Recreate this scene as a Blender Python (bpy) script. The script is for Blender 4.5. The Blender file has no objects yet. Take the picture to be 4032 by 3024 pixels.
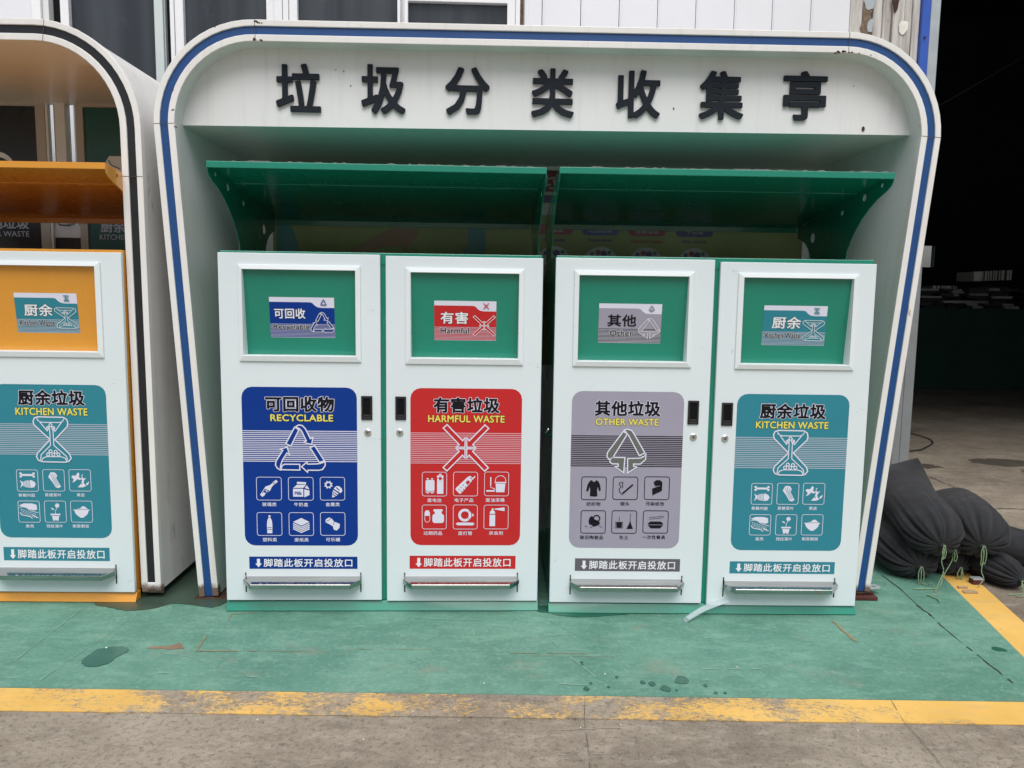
import bpy, bmesh, math, random
import numpy as np
from mathutils import Vector, Matrix, noise
from mathutils.geometry import tessellate_polygon
random.seed(7)
SC = bpy.context.scene
COL = SC.collection
R = math.radians

# ------------------------------------------------------------------ camera
def cam_rows(p, r):
    f = Vector((0, math.cos(p), -math.sin(p))); rt = Vector((1, 0, 0)); up = rt.cross(f)
    rt2 = math.cos(r)*rt + math.sin(r)*up; up2 = -math.sin(r)*rt + math.cos(r)*up
    return rt2, up2, -f
cd = bpy.data.cameras.new('camera'); cam = bpy.data.objects.new('camera', cd); COL.objects.link(cam)
a_, b_, c_ = cam_rows(0.110043, 0.013861)
cam.matrix_world = Matrix(((a_.x, b_.x, c_.x, 0), (a_.y, b_.y, c_.y, 0), (a_.z, b_.z, c_.z, 1.38005), (0, 0, 0, 1)))
cd.sensor_width = 36; cd.lens = 3028/4032*36; cd.clip_end = 500; cd.clip_start = .05
SC.camera = cam
# ------------------------------------------------------------------ world, sun, exposure
W = bpy.data.worlds.new('World'); SC.world = W; W.use_nodes = True
nt = W.node_tree; nt.nodes.clear()
sky = nt.nodes.new('ShaderNodeTexSky'); sky.sky_type = 'NISHITA'; sky.sun_disc = False
SUN_EL, SUN_AZ = 60, 174
sky.sun_elevation = R(SUN_EL); sky.sun_rotation = R(SUN_AZ); sky.dust_density = 4; sky.air_density = 1.2
hs = nt.nodes.new('ShaderNodeHueSaturation'); hs.inputs['Saturation'].default_value = .62
bg = nt.nodes.new('ShaderNodeBackground'); bg.inputs[1].default_value = .05
wo = nt.nodes.new('ShaderNodeOutputWorld')
nt.links.new(sky.outputs[0], hs.inputs['Color']); nt.links.new(hs.outputs[0], bg.inputs[0]); nt.links.new(bg.outputs[0], wo.inputs[0])
sd = bpy.data.lights.new('sun', 'SUN'); sun = bpy.data.objects.new('sun', sd); COL.objects.link(sun)
sd.energy = 1.5; sd.angle = R(50); sd.color = (1, .985, .965)
ds = Vector((math.sin(R(SUN_AZ))*math.cos(R(SUN_EL)), math.cos(R(SUN_AZ))*math.cos(R(SUN_EL)), math.sin(R(SUN_EL))))
sun.rotation_euler = ds.to_track_quat('Z', 'Y').to_euler(); sun.location = (0, -3, 8)
SC.view_settings.view_transform = 'Standard'; SC.view_settings.look = 'None'
SC.view_settings.exposure = 0.90; SC.view_settings.gamma = 1
SC.view_settings.use_curve_mapping = False
SC.cycles.max_bounces = 8; SC.cycles.diffuse_bounces = 5; SC.cycles.use_denoising = True

# ------------------------------------------------------------------ materials
def srgb(r, g, b):
    f = lambda c: (c/255/12.92) if c/255 <= .04045 else ((c/255+.055)/1.055)**2.4
    return (f(r), f(g), f(b))
class NT:
    def __init__(s, name):
        s.m = bpy.data.materials.new(name); s.m.use_nodes = True; s.t = s.m.node_tree
        s.b = s.t.nodes['Principled BSDF']; s.co = s.n('ShaderNodeTexCoord').outputs['Object']
    def n(s, k, **kw):
        q = s.t.nodes.new(k)
        for a, v in kw.items(): setattr(q, a, v)
        return q
    def l(s, a, b): s.t.links.new(a, b)
    def mapd(s, sc=(1, 1, 1), loc=(0, 0, 0), rot=(0, 0, 0)):
        q = s.n('ShaderNodeMapping'); q.inputs['Scale'].default_value = sc; q.inputs['Location'].default_value = loc
        q.inputs['Rotation'].default_value = rot; s.l(s.co, q.inputs[0]); return q.outputs[0]
    def noise(s, scale, detail=4, rough=.55, vec=None, dist=0):
        q = s.n('ShaderNodeTexNoise'); q.inputs['Scale'].default_value = scale; q.inputs['Detail'].default_value = detail
        q.inputs['Roughness'].default_value = rough; q.inputs['Distortion'].default_value = dist
        s.l(vec if vec is not None else s.co, q.inputs['Vector']); return q.outputs['Fac']
    def ramp(s, fac, pts):
        q = s.n('ShaderNodeValToRGB'); e = q.color_ramp.elements
        while len(e) < len(pts): e.new(.5)
        for el, (p, c) in zip(e, pts):
            el.position = p; el.color = (c, c, c, 1) if not isinstance(c, tuple) else (*c, 1)
        s.l(fac, q.inputs[0]); return q.outputs[0]
    def mix(s, fac, a, b, mode='MIX'):
        q = s.n('ShaderNodeMix', data_type='RGBA', blend_type=mode)
        for i, v in ((0, fac), (6, a), (7, b)):
            if isinstance(v, (int, float)): q.inputs[i].default_value = v
            elif isinstance(v, tuple): q.inputs[i].default_value = (*v, 1)
            else: s.l(v, q.inputs[i])
        return q.outputs[2]
    def math(s, op, a, b=0., clamp=False):
        q = s.n('ShaderNodeMath', operation=op, use_clamp=clamp)
        for i, v in ((0, a), (1, b)):
            if isinstance(v, (int, float)): q.inputs[i].default_value = v
            else: s.l(v, q.inputs[i])
        return q.outputs[0]
    def sep(s):
        q = s.n('ShaderNodeSeparateXYZ'); s.l(s.co, q.inputs[0]); return q.outputs
    def bump(s, h, strength=.2, dist=.01):
        q = s.n('ShaderNodeBump'); q.inputs['Strength'].default_value = strength; q.inputs['Distance'].default_value = dist
        s.l(h, q.inputs['Height']); s.l(q.outputs[0], s.b.inputs['Normal'])
    def set(s, col=None, rough=None, metal=None, coat=None, spec=None, coatr=None):
        for k, v in (('Base Color', col), ('Roughness', rough), ('Metallic', metal), ('Coat Weight', coat), ('Specular IOR Level', spec), ('Coat Roughness', coatr)):
            if v is None: continue
            if isinstance(v, tuple): s.b.inputs[k].default_value = (*v, 1)
            elif isinstance(v, (int, float)): s.b.inputs[k].default_value = v
            else: s.l(v, s.b.inputs[k])
        return s.m
M = {}
def paint(name, col, rough=.35, var=.06, scale=3., bump=.0, coat=0., metal=0., spots=0., spec=.5):
    q = NT(name)
    n = q.noise(scale, 6, .6)
    d = tuple(c*(1-var) for c in col); l_ = tuple(min(1, c*(1+var)) for c in col)
    c = q.mix(q.ramp(n, [(.3, 0.), (.7, 1.)]), d, l_)
    if spots:
        sp = q.ramp(q.noise(90, 2, .5), [(.76, 0.), (.79, spots)])
        c = q.mix(sp, c, tuple(x*.35 for x in col))
    r = q.ramp(q.noise(scale*2.3, 5, .6), [(.25, max(.03, rough-.07)), (.75, min(1, rough+.09))])
    if bump: q.bump(q.noise(scale*12, 4, .6), bump, .004)
    M[name] = q.set(c, r, metal, coat, spec)
    return M[name]
paint('door_white', (.69, .765, .80), .32, .015, 2, spots=.25)
paint('frame_white', (.74, .80, .825), .3, .015, 4)
paint('green_paint', (.006, .225, .15), .22, .05, 3, coat=.3)
paint('orange_paint', (.68, .30, .035), .25, .05, 3, coat=.3)
paint('grey_white', (.70, .70, .70), .35, .05, 2, spots=.4)
paint('blue_stripe', (.006, .060, .215), .45, .06, 6, spots=.3)
paint('black_stripe', (.012, .013, .016), .35, .1, 6)
paint('letter_black', (.014, .019, .027), .7, .1, 8, spec=.2)
paint('plastic_black', (.012, .013, .015), .35, .1, 20)
paint('recess_black', (.004, .005, .006), .5, .1, 20, spec=.15)
paint('pane_dark', (.035, .042, .052), .12, .12, 1.5)
paint('window_white', (.80, .81, .83), .3, .03, 3)
paint('alu_green', (.60, .66, .65), .35, .05, 3, metal=.2)
paint('wall_white', (.74, .75, .79), .45, .03, 2, spots=.2)
paint('foam_brown', (.18, .13, .09), .9, .4, 40, bump=.5)
paint('blue_trim', (.03, .10, .46), .35, .08, 5)
paint('zinc', (.42, .47, .50), .45, .12, 6, metal=.3)
paint('post_grey', (.20, .215, .225), .5, .12, 4)
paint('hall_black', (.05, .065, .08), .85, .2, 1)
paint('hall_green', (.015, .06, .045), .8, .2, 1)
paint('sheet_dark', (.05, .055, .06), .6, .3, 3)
paint('sheet_white', (.75, .78, .80), .4, .2, 3)
paint('sheet_black', (.02, .02, .022), .6, .3, 3)
paint('cable_black', (.008, .008, .01), .5, .1, 10)
paint('brick_red', (.075, .018, .014), .8, .3, 30, bump=.5)
paint('rubber', (.012, .012, .012), .7, .2, 20)
paint('cardboard', (.36, .25, .15), .9, .15, 15)
paint('rust', (.055, .024, .012), .85, .5, 25, bump=.5)
paint('flake_white', (.75, .74, .68), .7, .1, 20)
paint('ink_lavender', (.70, .71, .84), .35, .02, 5)
paint('ink_black', (.007, .007, .012), .5, .1, 5, spec=.2)
paint('ink_yellow', (.78, .70, .12), .35, .04, 5)
paint('ink_blue', (.002, .036, .25), .45, .03, 5, spec=.2)
paint('ink_red', (.52, .024, .026), .45, .03, 5, spec=.2)
paint('ink_grey', (.33, .315, .40), .32, .03, 5)
paint('ink_darkgrey', (.115, .105, .135), .32, .03, 5)
paint('ink_teal', (.030, .22, .29), .45, .03, 5, spec=.25)
paint('ink_white', (.78, .80, .84), .35, .02, 5)
paint('line_grey', (.42, .47, .56), .35, .02, 5)
paint('line_pink', (.66, .38, .45), .35, .02, 5)
paint('sym_grey', (.13, .14, .13), .35, .02, 5)
paint('bp_green', (.19, .235, .085), .5, .25, 1.2)  # poster green darkened: the deep shade inside the shelter is put into the colour
paint('bp_blue', (.012, .05, .16), .35, .1, 2)
paint('bp_teal', (.012, .13, .12), .35, .1, 2)
paint('bp_orange', (.19, .12, .06), .35, .1, 2)
paint('bp_red', (.18, .02, .03), .35, .1, 2)
paint('bp_navy', (.02, .03, .12), .35, .1, 2)
paint('bp_pale', (.34, .37, .35), .4, .15, 2)
paint('display_black', (.012, .013, .017), .3, .2, 2)
paint('display_teal', (.010, .10, .095), .3, .1, 2)
paint('display_frame', (.46, .43, .40), .4, .05, 3)
paint('string_green', (.20, .31, .18), .8, .2, 60)
paint('print_ochre', (.12, .11, .05), .8, .3, 40)
paint('sleeve', (.62, .70, .74), .25, .1, 10)

def m_pane():
    q = NT('pane_dark'); c = q.mix(q.ramp(q.noise(1, 4, .5, q.mapd((9, 9, .25))), [(.4, 0.), (.65, 1.)]), (.028, .034, .042), (.050, .058, .068))
    c = q.mix(q.ramp(q.noise(4, 6, .7), [(.6, 0.), (.8, .35)]), c, (.10, .11, .12))
    M['pane_dark'] = q.set(c, q.ramp(q.noise(3), [(.3, .10), (.7, .25)]))
m_pane()
def m_kiosk():
    q = NT('kiosk_white'); x, y, z = q.sep()
    base = q.mix(q.ramp(q.noise(1.7, 6, .6), [(.3, 0.), (.75, 1.)]), (.72, .715, .70), (.83, .825, .815))
    st = q.ramp(q.noise(1, 5, .65, q.mapd((22, 22, 1.2))), [(.52, 0.), (.75, .35)])
    c = q.mix(st, base, (.50, .46, .38))
    sp = q.ramp(q.noise(60, 3, .6), [(.73, 0.), (.76, .7)])
    c = q.mix(sp, c, (.16, .13, .10))
    r1 = q.ramp(q.noise(7, 5, .7, None, .6), [(.68, 0.), (.73, .8)])
    c = q.mix(r1, c, (.28, .13, .06))
    low = q.math('ADD', q.ramp(z, [(.0, 1.), (.11, 0.)]), q.math('MULTIPLY', q.noise(18, 5, .7), .9))
    c = q.mix(q.ramp(low, [(.72, 0.), (.95, .9)]), c, (.10, .05, .03))
    q.bump(q.noise(30, 4), .08, .003)
    M['kiosk_white'] = q.set(c, q.ramp(q.noise(5), [(.3, .30), (.7, .5)]))
m_kiosk()
def m_shell():
    q = NT('shell_white'); x, y, z = q.sep()
    base = q.mix(q.ramp(q.noise(1.5, 6, .6), [(.3, 0.), (.75, 1.)]), (.66, .66, .655), (.76, .755, .745))
    sc = q.ramp(q.noise(1, 4, .7, q.mapd((70, 9, 3.2))), [(.60, 0.), (.66, 1.)])
    band = q.ramp(z, [(.02, .5), (.6, .35), (.84, .9), (.99, 0.)])
    band = q.ramp(q.math('MULTIPLY', z, .45), [(.1, .35), (.6, .5), (.86, 1.), (.95, 0.)])
    area = q.ramp(q.noise(3.5, 3, .5, q.mapd((1, 1, .5))), [(.42, 0.), (.6, 1.)])
    k = q.math('MULTIPLY', q.math('MULTIPLY', sc, band), area)
    c = q.mix(k, base, (.07, .065, .06))
    d = q.ramp(q.noise(1, 5, .6, q.mapd((9, 9, .8))), [(.5, 0.), (.8, .4)])
    c = q.mix(d, c, (.42, .39, .33))
    M['shell_white'] = q.set(c, .35)
m_shell()
def m_lining():
    q = NT('lining_white')
    base = q.mix(q.ramp(q.noise(1.2, 6, .6), [(.3, 0.), (.75, 1.)]), (.74, .745, .75), (.82, .82, .83))
    base = q.mix(q.ramp(q.noise(1, 5, .65, q.mapd((26, 26, 1.6))), [(.54, 0.), (.74, .28)]), base, (.56, .545, .50))
    sp = q.ramp(q.noise(55, 3, .6), [(.76, 0.), (.79, .6)])
    c = q.mix(sp, base, (.2, .18, .15))
    M['lining_white'] = q.set(c, q.ramp(q.noise(3), [(.3, .28), (.7, .42)]), spec=.35)
m_lining()
def m_steel():
    q = NT('steel')
    n = q.noise(1, 5, .6, q.mapd((3, 60, 60)))
    c = q.mix(q.ramp(n, [(.3, 0.), (.8, 1.)]), (.34, .34, .335), (.56, .56, .55))
    r = q.ramp(q.noise(30, 5, .6), [(.3, .06), (.8, .2)])
    q.bump(q.noise(25, 4), .15, .003)
    M['steel'] = q.set(c, r, 1.0)
m_steel()
def m_chrome():
    q = NT('chrome'); M['chrome'] = q.set((.75, .75, .76), .18, 1.0)
m_chrome()
CONC_D, CONC_L = (.160, .131, .098), (.345, .298, .235)
def concrete_col(q):
    n1 = q.noise(1.1, 8, .68); n2 = q.noise(1, 8, .75, q.mapd((7, 15, 6))); n3 = q.noise(48, 6, .82); n4 = q.noise(150, 4, .7)
    c = q.mix(q.ramp(n1, [(.36, 0.), (.62, 1.)]), CONC_D, CONC_L)
    c = q.mix(q.ramp(q.noise(6, 8, .8, q.mapd((.9, 1.3, 1), (3, 3, 0)), .4), [(.36, .55), (.50, 0.)]), c, (.135, .110, .082))
    c = q.mix(q.ramp(n2, [(.50, 0.), (.64, .5)]), c, (.42, .37, .305))
    c = q.mix(q.ramp(n3, [(.38, .75), (.49, 0.)]), c, (.095, .078, .058))
    c = q.mix(q.ramp(n4, [(.55, 0.), (.70, .5)]), c, (.50, .455, .385))
    pit = q.noise(15, 8, .85)
    c = q.mix(q.ramp(pit, [(.30, .8), (.38, 0.)]), c, (.060, .050, .040))
    return c, n3, pit
def m_ground():
    q = NT('concrete'); c, n3, pit = concrete_col(q)
    h = q.math('ADD', n3, q.math('MULTIPLY', pit, 1.5)); q.bump(h, .35, .006)
    M['concrete'] = q.set(c, q.ramp(n3, [(.3, .6), (.7, .85)]))
m_ground()
def m_greenfloor():
    q = NT('green_floor'); x, y, z = q.sep()
    n1 = q.noise(1.5, 8, .66, None, .4)
    c = q.mix(q.ramp(n1, [(.36, 0.), (.62, 1.)]), (.080, .210, .157), (.140, .300, .232))
    n8 = q.noise(8, 8, .78, q.mapd((.85, 1.2, 1), (2, 7, 0)), .6)
    c = q.mix(q.ramp(n8, [(.36, .55), (.50, 0.)]), c, (.070, .185, .138))
    n2 = q.noise(1, 8, .78, q.mapd((5, 14, 5)))
    c = q.mix(q.ramp(n2, [(.50, 0.), (.62, .45)]), c, (.215, .390, .310))
    n3 = q.noise(55, 6, .85)
    c = q.mix(q.ramp(n3, [(.52, 0.), (.66, .6)]), c, (.24, .42, .335))
    n3b = q.noise(70, 6, .85, q.mapd((1, 1, 1), (4, 4, 0)))
    c = q.mix(q.ramp(n3b, [(.36, .5), (.47, 0.)]), c, (.065, .165, .125))
    n4 = q.noise(1, 7, .8, q.mapd((9, 38, 9), (3, 1, 0)))
    c = q.mix(q.ramp(n4, [(.31, .5), (.39, 0.)]), c, (.035, .11, .080))
    n5 = q.noise(2.6, 8, .80, q.mapd((1, 1.6, 1), (5, 2, 0)), .3)
    c = q.mix(q.ramp(n5, [(.56, 0.), (.70, .55)]), c, (.27, .265, .21))
    n6 = q.noise(16, 8, .8, q.mapd((.7, 1.4, 1), (9, 4, 0)))
    c = q.mix(q.ramp(n6, [(.66, 0.), (.71, .5)]), c, (.34, .40, .34))
    q.bump(n3, .12, .003)
    M['green_floor'] = q.set(c, q.ramp(n1, [(.3, .5), (.7, .75)]), spec=.35)
m_greenfloor()
def m_yellow(name, worn):
    q = NT(name); x, y, z = q.sep(); cc, n3, pit = concrete_col(q)
    ye = q.mix(q.ramp(q.noise(3, 6, .6), [(.3, 0.), (.7, 1.)]), (.66, .39, .085), (.80, .50, .14))
    ye = q.mix(q.ramp(q.noise(1, 6, .7, q.mapd((3, 14, 3))), [(.55, 0.), (.75, .5)]), ye, (.46, .36, .22))
    f = q.noise(60, 9, .9, q.mapd((.85, 1.4, 1)), .3); g = q.noise(3.6, 4, .6, q.mapd((1, 1.6, 1), (4, 0, 0)))
    v = q.math('ADD', q.math('MULTIPLY', f, .80), q.math('MULTIPLY', g, .44))
    if worn:
        xs = q.math('MULTIPLY', q.math('ADD', x, 2.), .25, True)
        th = q.ramp(xs, [(.0, .50), (.11, .52), (.19, .60), (.38, .615), (.44, .61), (.50, .675), (.57, .60), (.72, .575), (.80, .535), (1., .49)])
    else: th = .47
    k = q.math('MULTIPLY', q.math('SUBTRACT', v, th), 22, True)
    c = q.mix(k, cc, ye)
    q.bump(q.math('ADD', q.math('MULTIPLY', k, .8), n3), .25, .004)
    M[name] = q.set(c, .6)
m_yellow('yellow_line', True); m_yellow('yellow_line_side', False)
def m_wet(name, col, rough):
    q = NT(name); M[name] = q.set(q.mix(q.ramp(q.noise(6, 5), [(.3, 0.), (.7, 1.)]), tuple(c*.85 for c in col), tuple(c*1.15 for c in col)), rough)
m_wet('wet_green', (.030, .120, .082), .2); m_wet('wet_brown', (.045, .075, .055), .3); m_wet('soft_stain', (.085, .072, .058), .6)
m_wet('scratch_pale', (.24, .42, .34), .7); m_wet('scratch_orange', (.26, .20, .11), .7)
m_wet('crack_fine', (.075, .065, .052), .9); m_wet('scuff_pale', (.33, .30, .25), .8); m_wet('stain_rust', (.25, .17, .11), .7); m_wet('crack_dark', (.030, .024, .018), .9)
def m_felt():
    q = NT('felt')
    n = q.noise(1, 6, .7, q.mapd((160, 160, 160))); n2 = q.noise(5, 5, .6)
    c = q.mix(q.ramp(n2, [(.3, 0.), (.75, 1.)]), (.013, .014, .017), (.040, .042, .047))
    c = q.mix(q.ramp(n, [(.55, 0.), (.75, .4)]), c, (.055, .055, .060))
    c = q.mix(q.ramp(q.noise(2.2, 6, .7), [(.6, 0.), (.75, .5)]), c, (.045, .040, .032))
    q.bump(q.math('ADD', n, q.math('MULTIPLY', q.noise(22, 4), 2.)), .5, .004)
    q.b.inputs['Sheen Weight'].default_value = .08
    M['felt'] = q.set(c, .95, spec=.2)
m_felt()
def m_dirtywall():
    q = NT('dirty_wall')
    c = q.mix(q.ramp(q.noise(1, 6, .65, q.mapd((26, 26, 2.2))), [(.35, 0.), (.62, 1.)]), (.34, .31, .28), (.62, .60, .58))
    c = q.mix(q.ramp(q.noise(1, 5, .7, q.mapd((45, 45, 12))), [(.62, 0.), (.72, .5)]), c, (.2, .18, .16))
    q.bump(q.noise(1, 4, .6, q.mapd((30, 30, 3))), .3, .01)
    M['dirty_wall'] = q.set(c, .7)
m_dirtywall()
def m_tube():
    q = NT('clear_sleeve'); q.b.inputs['Alpha'].default_value = .38
    M['clear_sleeve'] = q.set((.62, .72, .76), .15)
m_tube()

# ------------------------------------------------------------------ geometry helpers
class MB:
    def __init__(s): s.v = []; s.f = []; s.mi = []; s.mats = []
    def m(s, name):
        if name not in s.mats: s.mats.append(name)
        return s.mats.index(name)
    def add(s, vs, fs, mat):
        k = len(s.v); i = s.m(mat); s.v += [tuple(v) for v in vs]
        for f in fs: s.f.append([k+j for j in f]); s.mi.append(i)
        return s
    def box(s, x0, x1, y0, y1, z0, z1, mat):
        return s.add([(x0, y0, z0), (x1, y0, z0), (x1, y1, z0), (x0, y1, z0), (x0, y0, z1), (x1, y0, z1), (x1, y1, z1), (x0, y1, z1)],
                     [(0, 3, 2, 1), (4, 5, 6, 7), (0, 1, 5, 4), (1, 2, 6, 5), (2, 3, 7, 6), (3, 0, 4, 7)], mat)
    def ring(s, o, i, y0, y1, mat, fy=None):   # rectangular frame; o, i = (x0,z0,x1,z1)
        P = lambda r, y: [(r[0], y, r[1]), (r[2], y, r[1]), (r[2], y, r[3]), (r[0], y, r[3])]
        vs = P(o, y0)+P(i, y0 if fy is None else fy)+P(o, y1)+P(i, y1); fs = []
        for k in range(4):
            n = (k+1) % 4
            fs += [(k, n, 4+n, 4+k), (8+n, 8+k, 12+k, 12+n), (n, k, 8+k, 8+n), (4+k, 4+n, 12+n, 12+k)]
        return s.add(vs, fs, mat)
    def prism(s, pts, f0, f1, mat, holes=()):   # polygon (2D) between the mappings f0(p) and f1(p)
        loops = [list(pts)]+[list(h) for h in holes]
        tri = tessellate_polygon([[Vector((p[0], p[1], 0)) for p in L] for L in loops])
        flat = [p for L in loops for p in L]; n = len(flat)
        def area(a, b, c): return (flat[b][0]-flat[a][0])*(flat[c][1]-flat[a][1])-(flat[c][0]-flat[a][0])*(flat[b][1]-flat[a][1])
        tri = [t if area(*t) > 0 else (t[0], t[2], t[1]) for t in tri]
        fs = [tuple(t) for t in tri]+[(n+c, n+b, n+a) for a, b, c in tri]; k = 0
        for L in loops:
            for j in range(len(L)):
                a, b = k+j, k+(j+1) % len(L); fs.append((b, a, n+a, n+b))
            k += len(L)
        return s.add([f0(p) for p in flat]+[f1(p) for p in flat], fs, mat)
    def tube(s, pts, r, mat, n=8, closed=False):
        pts = [Vector(p) for p in pts]; vs = []; fs = []; up = Vector((.13, .21, .97))
        for i, p in enumerate(pts):
            t = (pts[min(i+1, len(pts)-1)]-pts[max(i-1, 0)]).normalized()
            a = t.cross(up).normalized(); b = t.cross(a).normalized(); rr = r(i/(len(pts)-1)) if callable(r) else r
            for k in range(n):
                w = 2*math.pi*k/n; vs.append(p+rr*(math.cos(w)*a+math.sin(w)*b))
        for i in range(len(pts)-1):
            for k in range(n): fs.append((i*n+k, i*n+(k+1) % n, (i+1)*n+(k+1) % n, (i+1)*n+k))
        fs += [tuple(range(n))[::-1], tuple(range((len(pts)-1)*n, len(pts)*n))]
        return s.add(vs, fs, mat)
    def build(s, name, parent=None, smooth=False, bevel=0, seg=2, loc=None):
        me = bpy.data.meshes.new(name); me.from_pydata(s.v, [], s.f); me.polygons.foreach_set('material_index', s.mi)
        for n in s.mats: me.materials.append(M[n])
        bm = bmesh.new(); bm.from_mesh(me); bmesh.ops.recalc_face_normals(bm, faces=bm.faces); bm.to_mesh(me); bm.free()
        if smooth: me.polygons.foreach_set('use_smooth', [True]*len(me.polygons))
        me.update(); o = bpy.data.objects.new(name, me); COL.objects.link(o)
        if parent: o.parent = parent
        if loc: o.location = loc
        if bevel:
            b = o.modifiers.new('bevel', 'BEVEL'); b.width = bevel; b.segments = seg; b.limit_method = 'ANGLE'; b.angle_limit = R(40)
        return o
def tag(o, label=None, cat=None, group=None, kind=None):
    for k, v in (('label', label), ('category', cat), ('group', group), ('kind', kind)):
        if v: o[k] = v
    return o
def thing(name, label, cat, loc=(0, 0, 0), rz=0, group=None):
    o = bpy.data.objects.new(name, None); COL.objects.link(o); o.location = loc; o.rotation_euler = (0, 0, rz); o.empty_display_size = .1
    return tag(o, label, cat, group)

# flat drawing: S(x, z, layer) maps drawing coordinates onto a surface
def flat_surface(y0=0.): return lambda x, z, L=0: (x, y0-.0005*(L+1), z)
class Draw(MB):
    def __init__(s, S): super().__init__(); s.S = S
    def poly(s, pts, mat, L=1):
        tri = tessellate_polygon([[Vector((p[0], p[1], 0)) for p in pts]])
        return s.add([s.S(p[0], p[1], L) for p in pts], [tuple(t) for t in tri], mat)
    def rect(s, x0, z0, x1, z1, mat, L=1): return s.add([s.S(x0, z0, L), s.S(x1, z0, L), s.S(x1, z1, L), s.S(x0, z1, L)], [(0, 1, 2, 3)], mat)
    def stroke(s, pts, w, mat, L=2, closed=False):
        n = len(pts); P = [Vector(p) for p in pts]; vs = []
        for i in range(n):
            a = P[(i-1) % n] if (closed or i) else None; b = P[(i+1) % n] if (closed or i < n-1) else None
            d1 = (P[i]-a).normalized() if a is not None else None; d2 = (b-P[i]).normalized() if b is not None else None
            if d1 is None: d1 = d2
            if d2 is None: d2 = d1
            n1 = Vector((-d1.y, d1.x)); n2 = Vector((-d2.y, d2.x)); m = n1+n2
            m = n1 if m.length < .3 else m.normalized()/max(.45, m.normalized().dot(n1))
            vs += [s.S(*(P[i]+m*w/2), L), s.S(*(P[i]-m*w/2), L)]
        fs = [(2*i, 2*i+1, 2*i+3, 2*i+2) for i in range(n-1)]
        if closed: fs.append((2*n-2, 2*n-1, 1, 0))
        return s.add(vs, fs, mat)
    def circ(s, x, z, r, mat, L=1, n=14, rz=None):
        return s.poly([(x+r*math.cos(2*math.pi*k/n), z+(rz or r)*math.sin(2*math.pi*k/n)) for k in range(n)], mat, L)
    def oring(s, x, z, r, w, mat, L=2, n=12): return s.stroke([(x+r*math.cos(2*math.pi*k/n), z+r*math.sin(2*math.pi*k/n)) for k in range(n)], w, mat, L, True)
def rrect(x0, z0, x1, z1, r, n=6, ch=False):
    out = []
    for cx, cz, a in ((x1-r, z0+r, -90), (x1-r, z1-r, 0), (x0+r, z1-r, 90), (x0+r, z0+r, 180)):
        for k in range(n+1): w = R(a+90*k/n); out.append((cx+r*math.cos(w), cz+r*math.sin(w)))
    return out
TC = {}; SDF = {}
def text_base(body, space):
    key = ('b', body, space)
    if key not in TC:
        c = bpy.data.curves.new('text', 'FONT'); c.body = body; c.size = 1; c.space_character = space; c.resolution_u = 3
        o = bpy.data.objects.new('text', c); me = bpy.data.meshes.new_from_object(o)
        V = [(v.co.x, v.co.y) for v in me.vertices]; F = [tuple(p.vertices) for p in me.polygons]; cnt = {}
        for f in F:
            for i in range(len(f)):
                e = tuple(sorted((f[i], f[(i+1) % len(f)]))); cnt[e] = cnt.get(e, 0)+1
        TC[key] = (V, F, [e for e, k in cnt.items() if k == 1])
        bpy.data.meshes.remove(me); bpy.data.objects.remove(o); bpy.data.curves.remove(c)
    return TC[key]
def text_sdf(body, space, h):
    key = (body, space, h)
    if key not in SDF:
        V, F, E = text_base(body, space); V = np.array(V); A = V[[e[0] for e in E]]; B = V[[e[1] for e in E]]
        mg = .12; x0, y0 = V.min(0)-mg; x1, y1 = V.max(0)+mg
        xs = np.arange(x0, x1+h, h); ys = np.arange(y0, y1+h, h); sd = np.empty((len(ys), len(xs)))
        for c0 in range(0, len(xs), 24):      # columns in blocks, each with the edges near it
            X = xs[c0:c0+24]; k = (np.minimum(A[:, 0], B[:, 0]) < X[-1]+.2) & (np.maximum(A[:, 0], B[:, 0]) > X[0]-.2)
            a, b = A[k], B[k]; P = np.stack(np.meshgrid(X, ys), -1).reshape(-1, 1, 2)
            if len(a) == 0: sd[:, c0:c0+24] = .2; continue
            ab = b-a; t = np.clip(((P-a)*ab).sum(-1)/np.maximum((ab**2).sum(-1), 1e-12), 0, 1)[..., None]
            dist = np.sqrt((((P-a)-ab*t)**2).sum(-1).min(1))
            k2 = (np.minimum(A[:, 0], B[:, 0]) <= X[-1]) & (np.maximum(A[:, 0], B[:, 0]) >= X[0]); a, b = A[k2], B[k2]
            px, py = P[:, :, 0], P[:, :, 1]; px = px+1.234e-6
            cr = (a[:, 0] > px) != (b[:, 0] > px); dx = np.where(np.abs(b[:, 0]-a[:, 0]) < 1e-12, 1e-12, b[:, 0]-a[:, 0])
            yy = a[:, 1]+(px-a[:, 0])/dx*(b[:, 1]-a[:, 1]); ins = ((cr & (yy > py)).sum(1) % 2) == 1
            sd[:, c0:c0+24] = np.where(ins, -dist, dist).reshape(len(ys), len(X))
        SDF[key] = (xs, ys, sd)
    return SDF[key]
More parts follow.
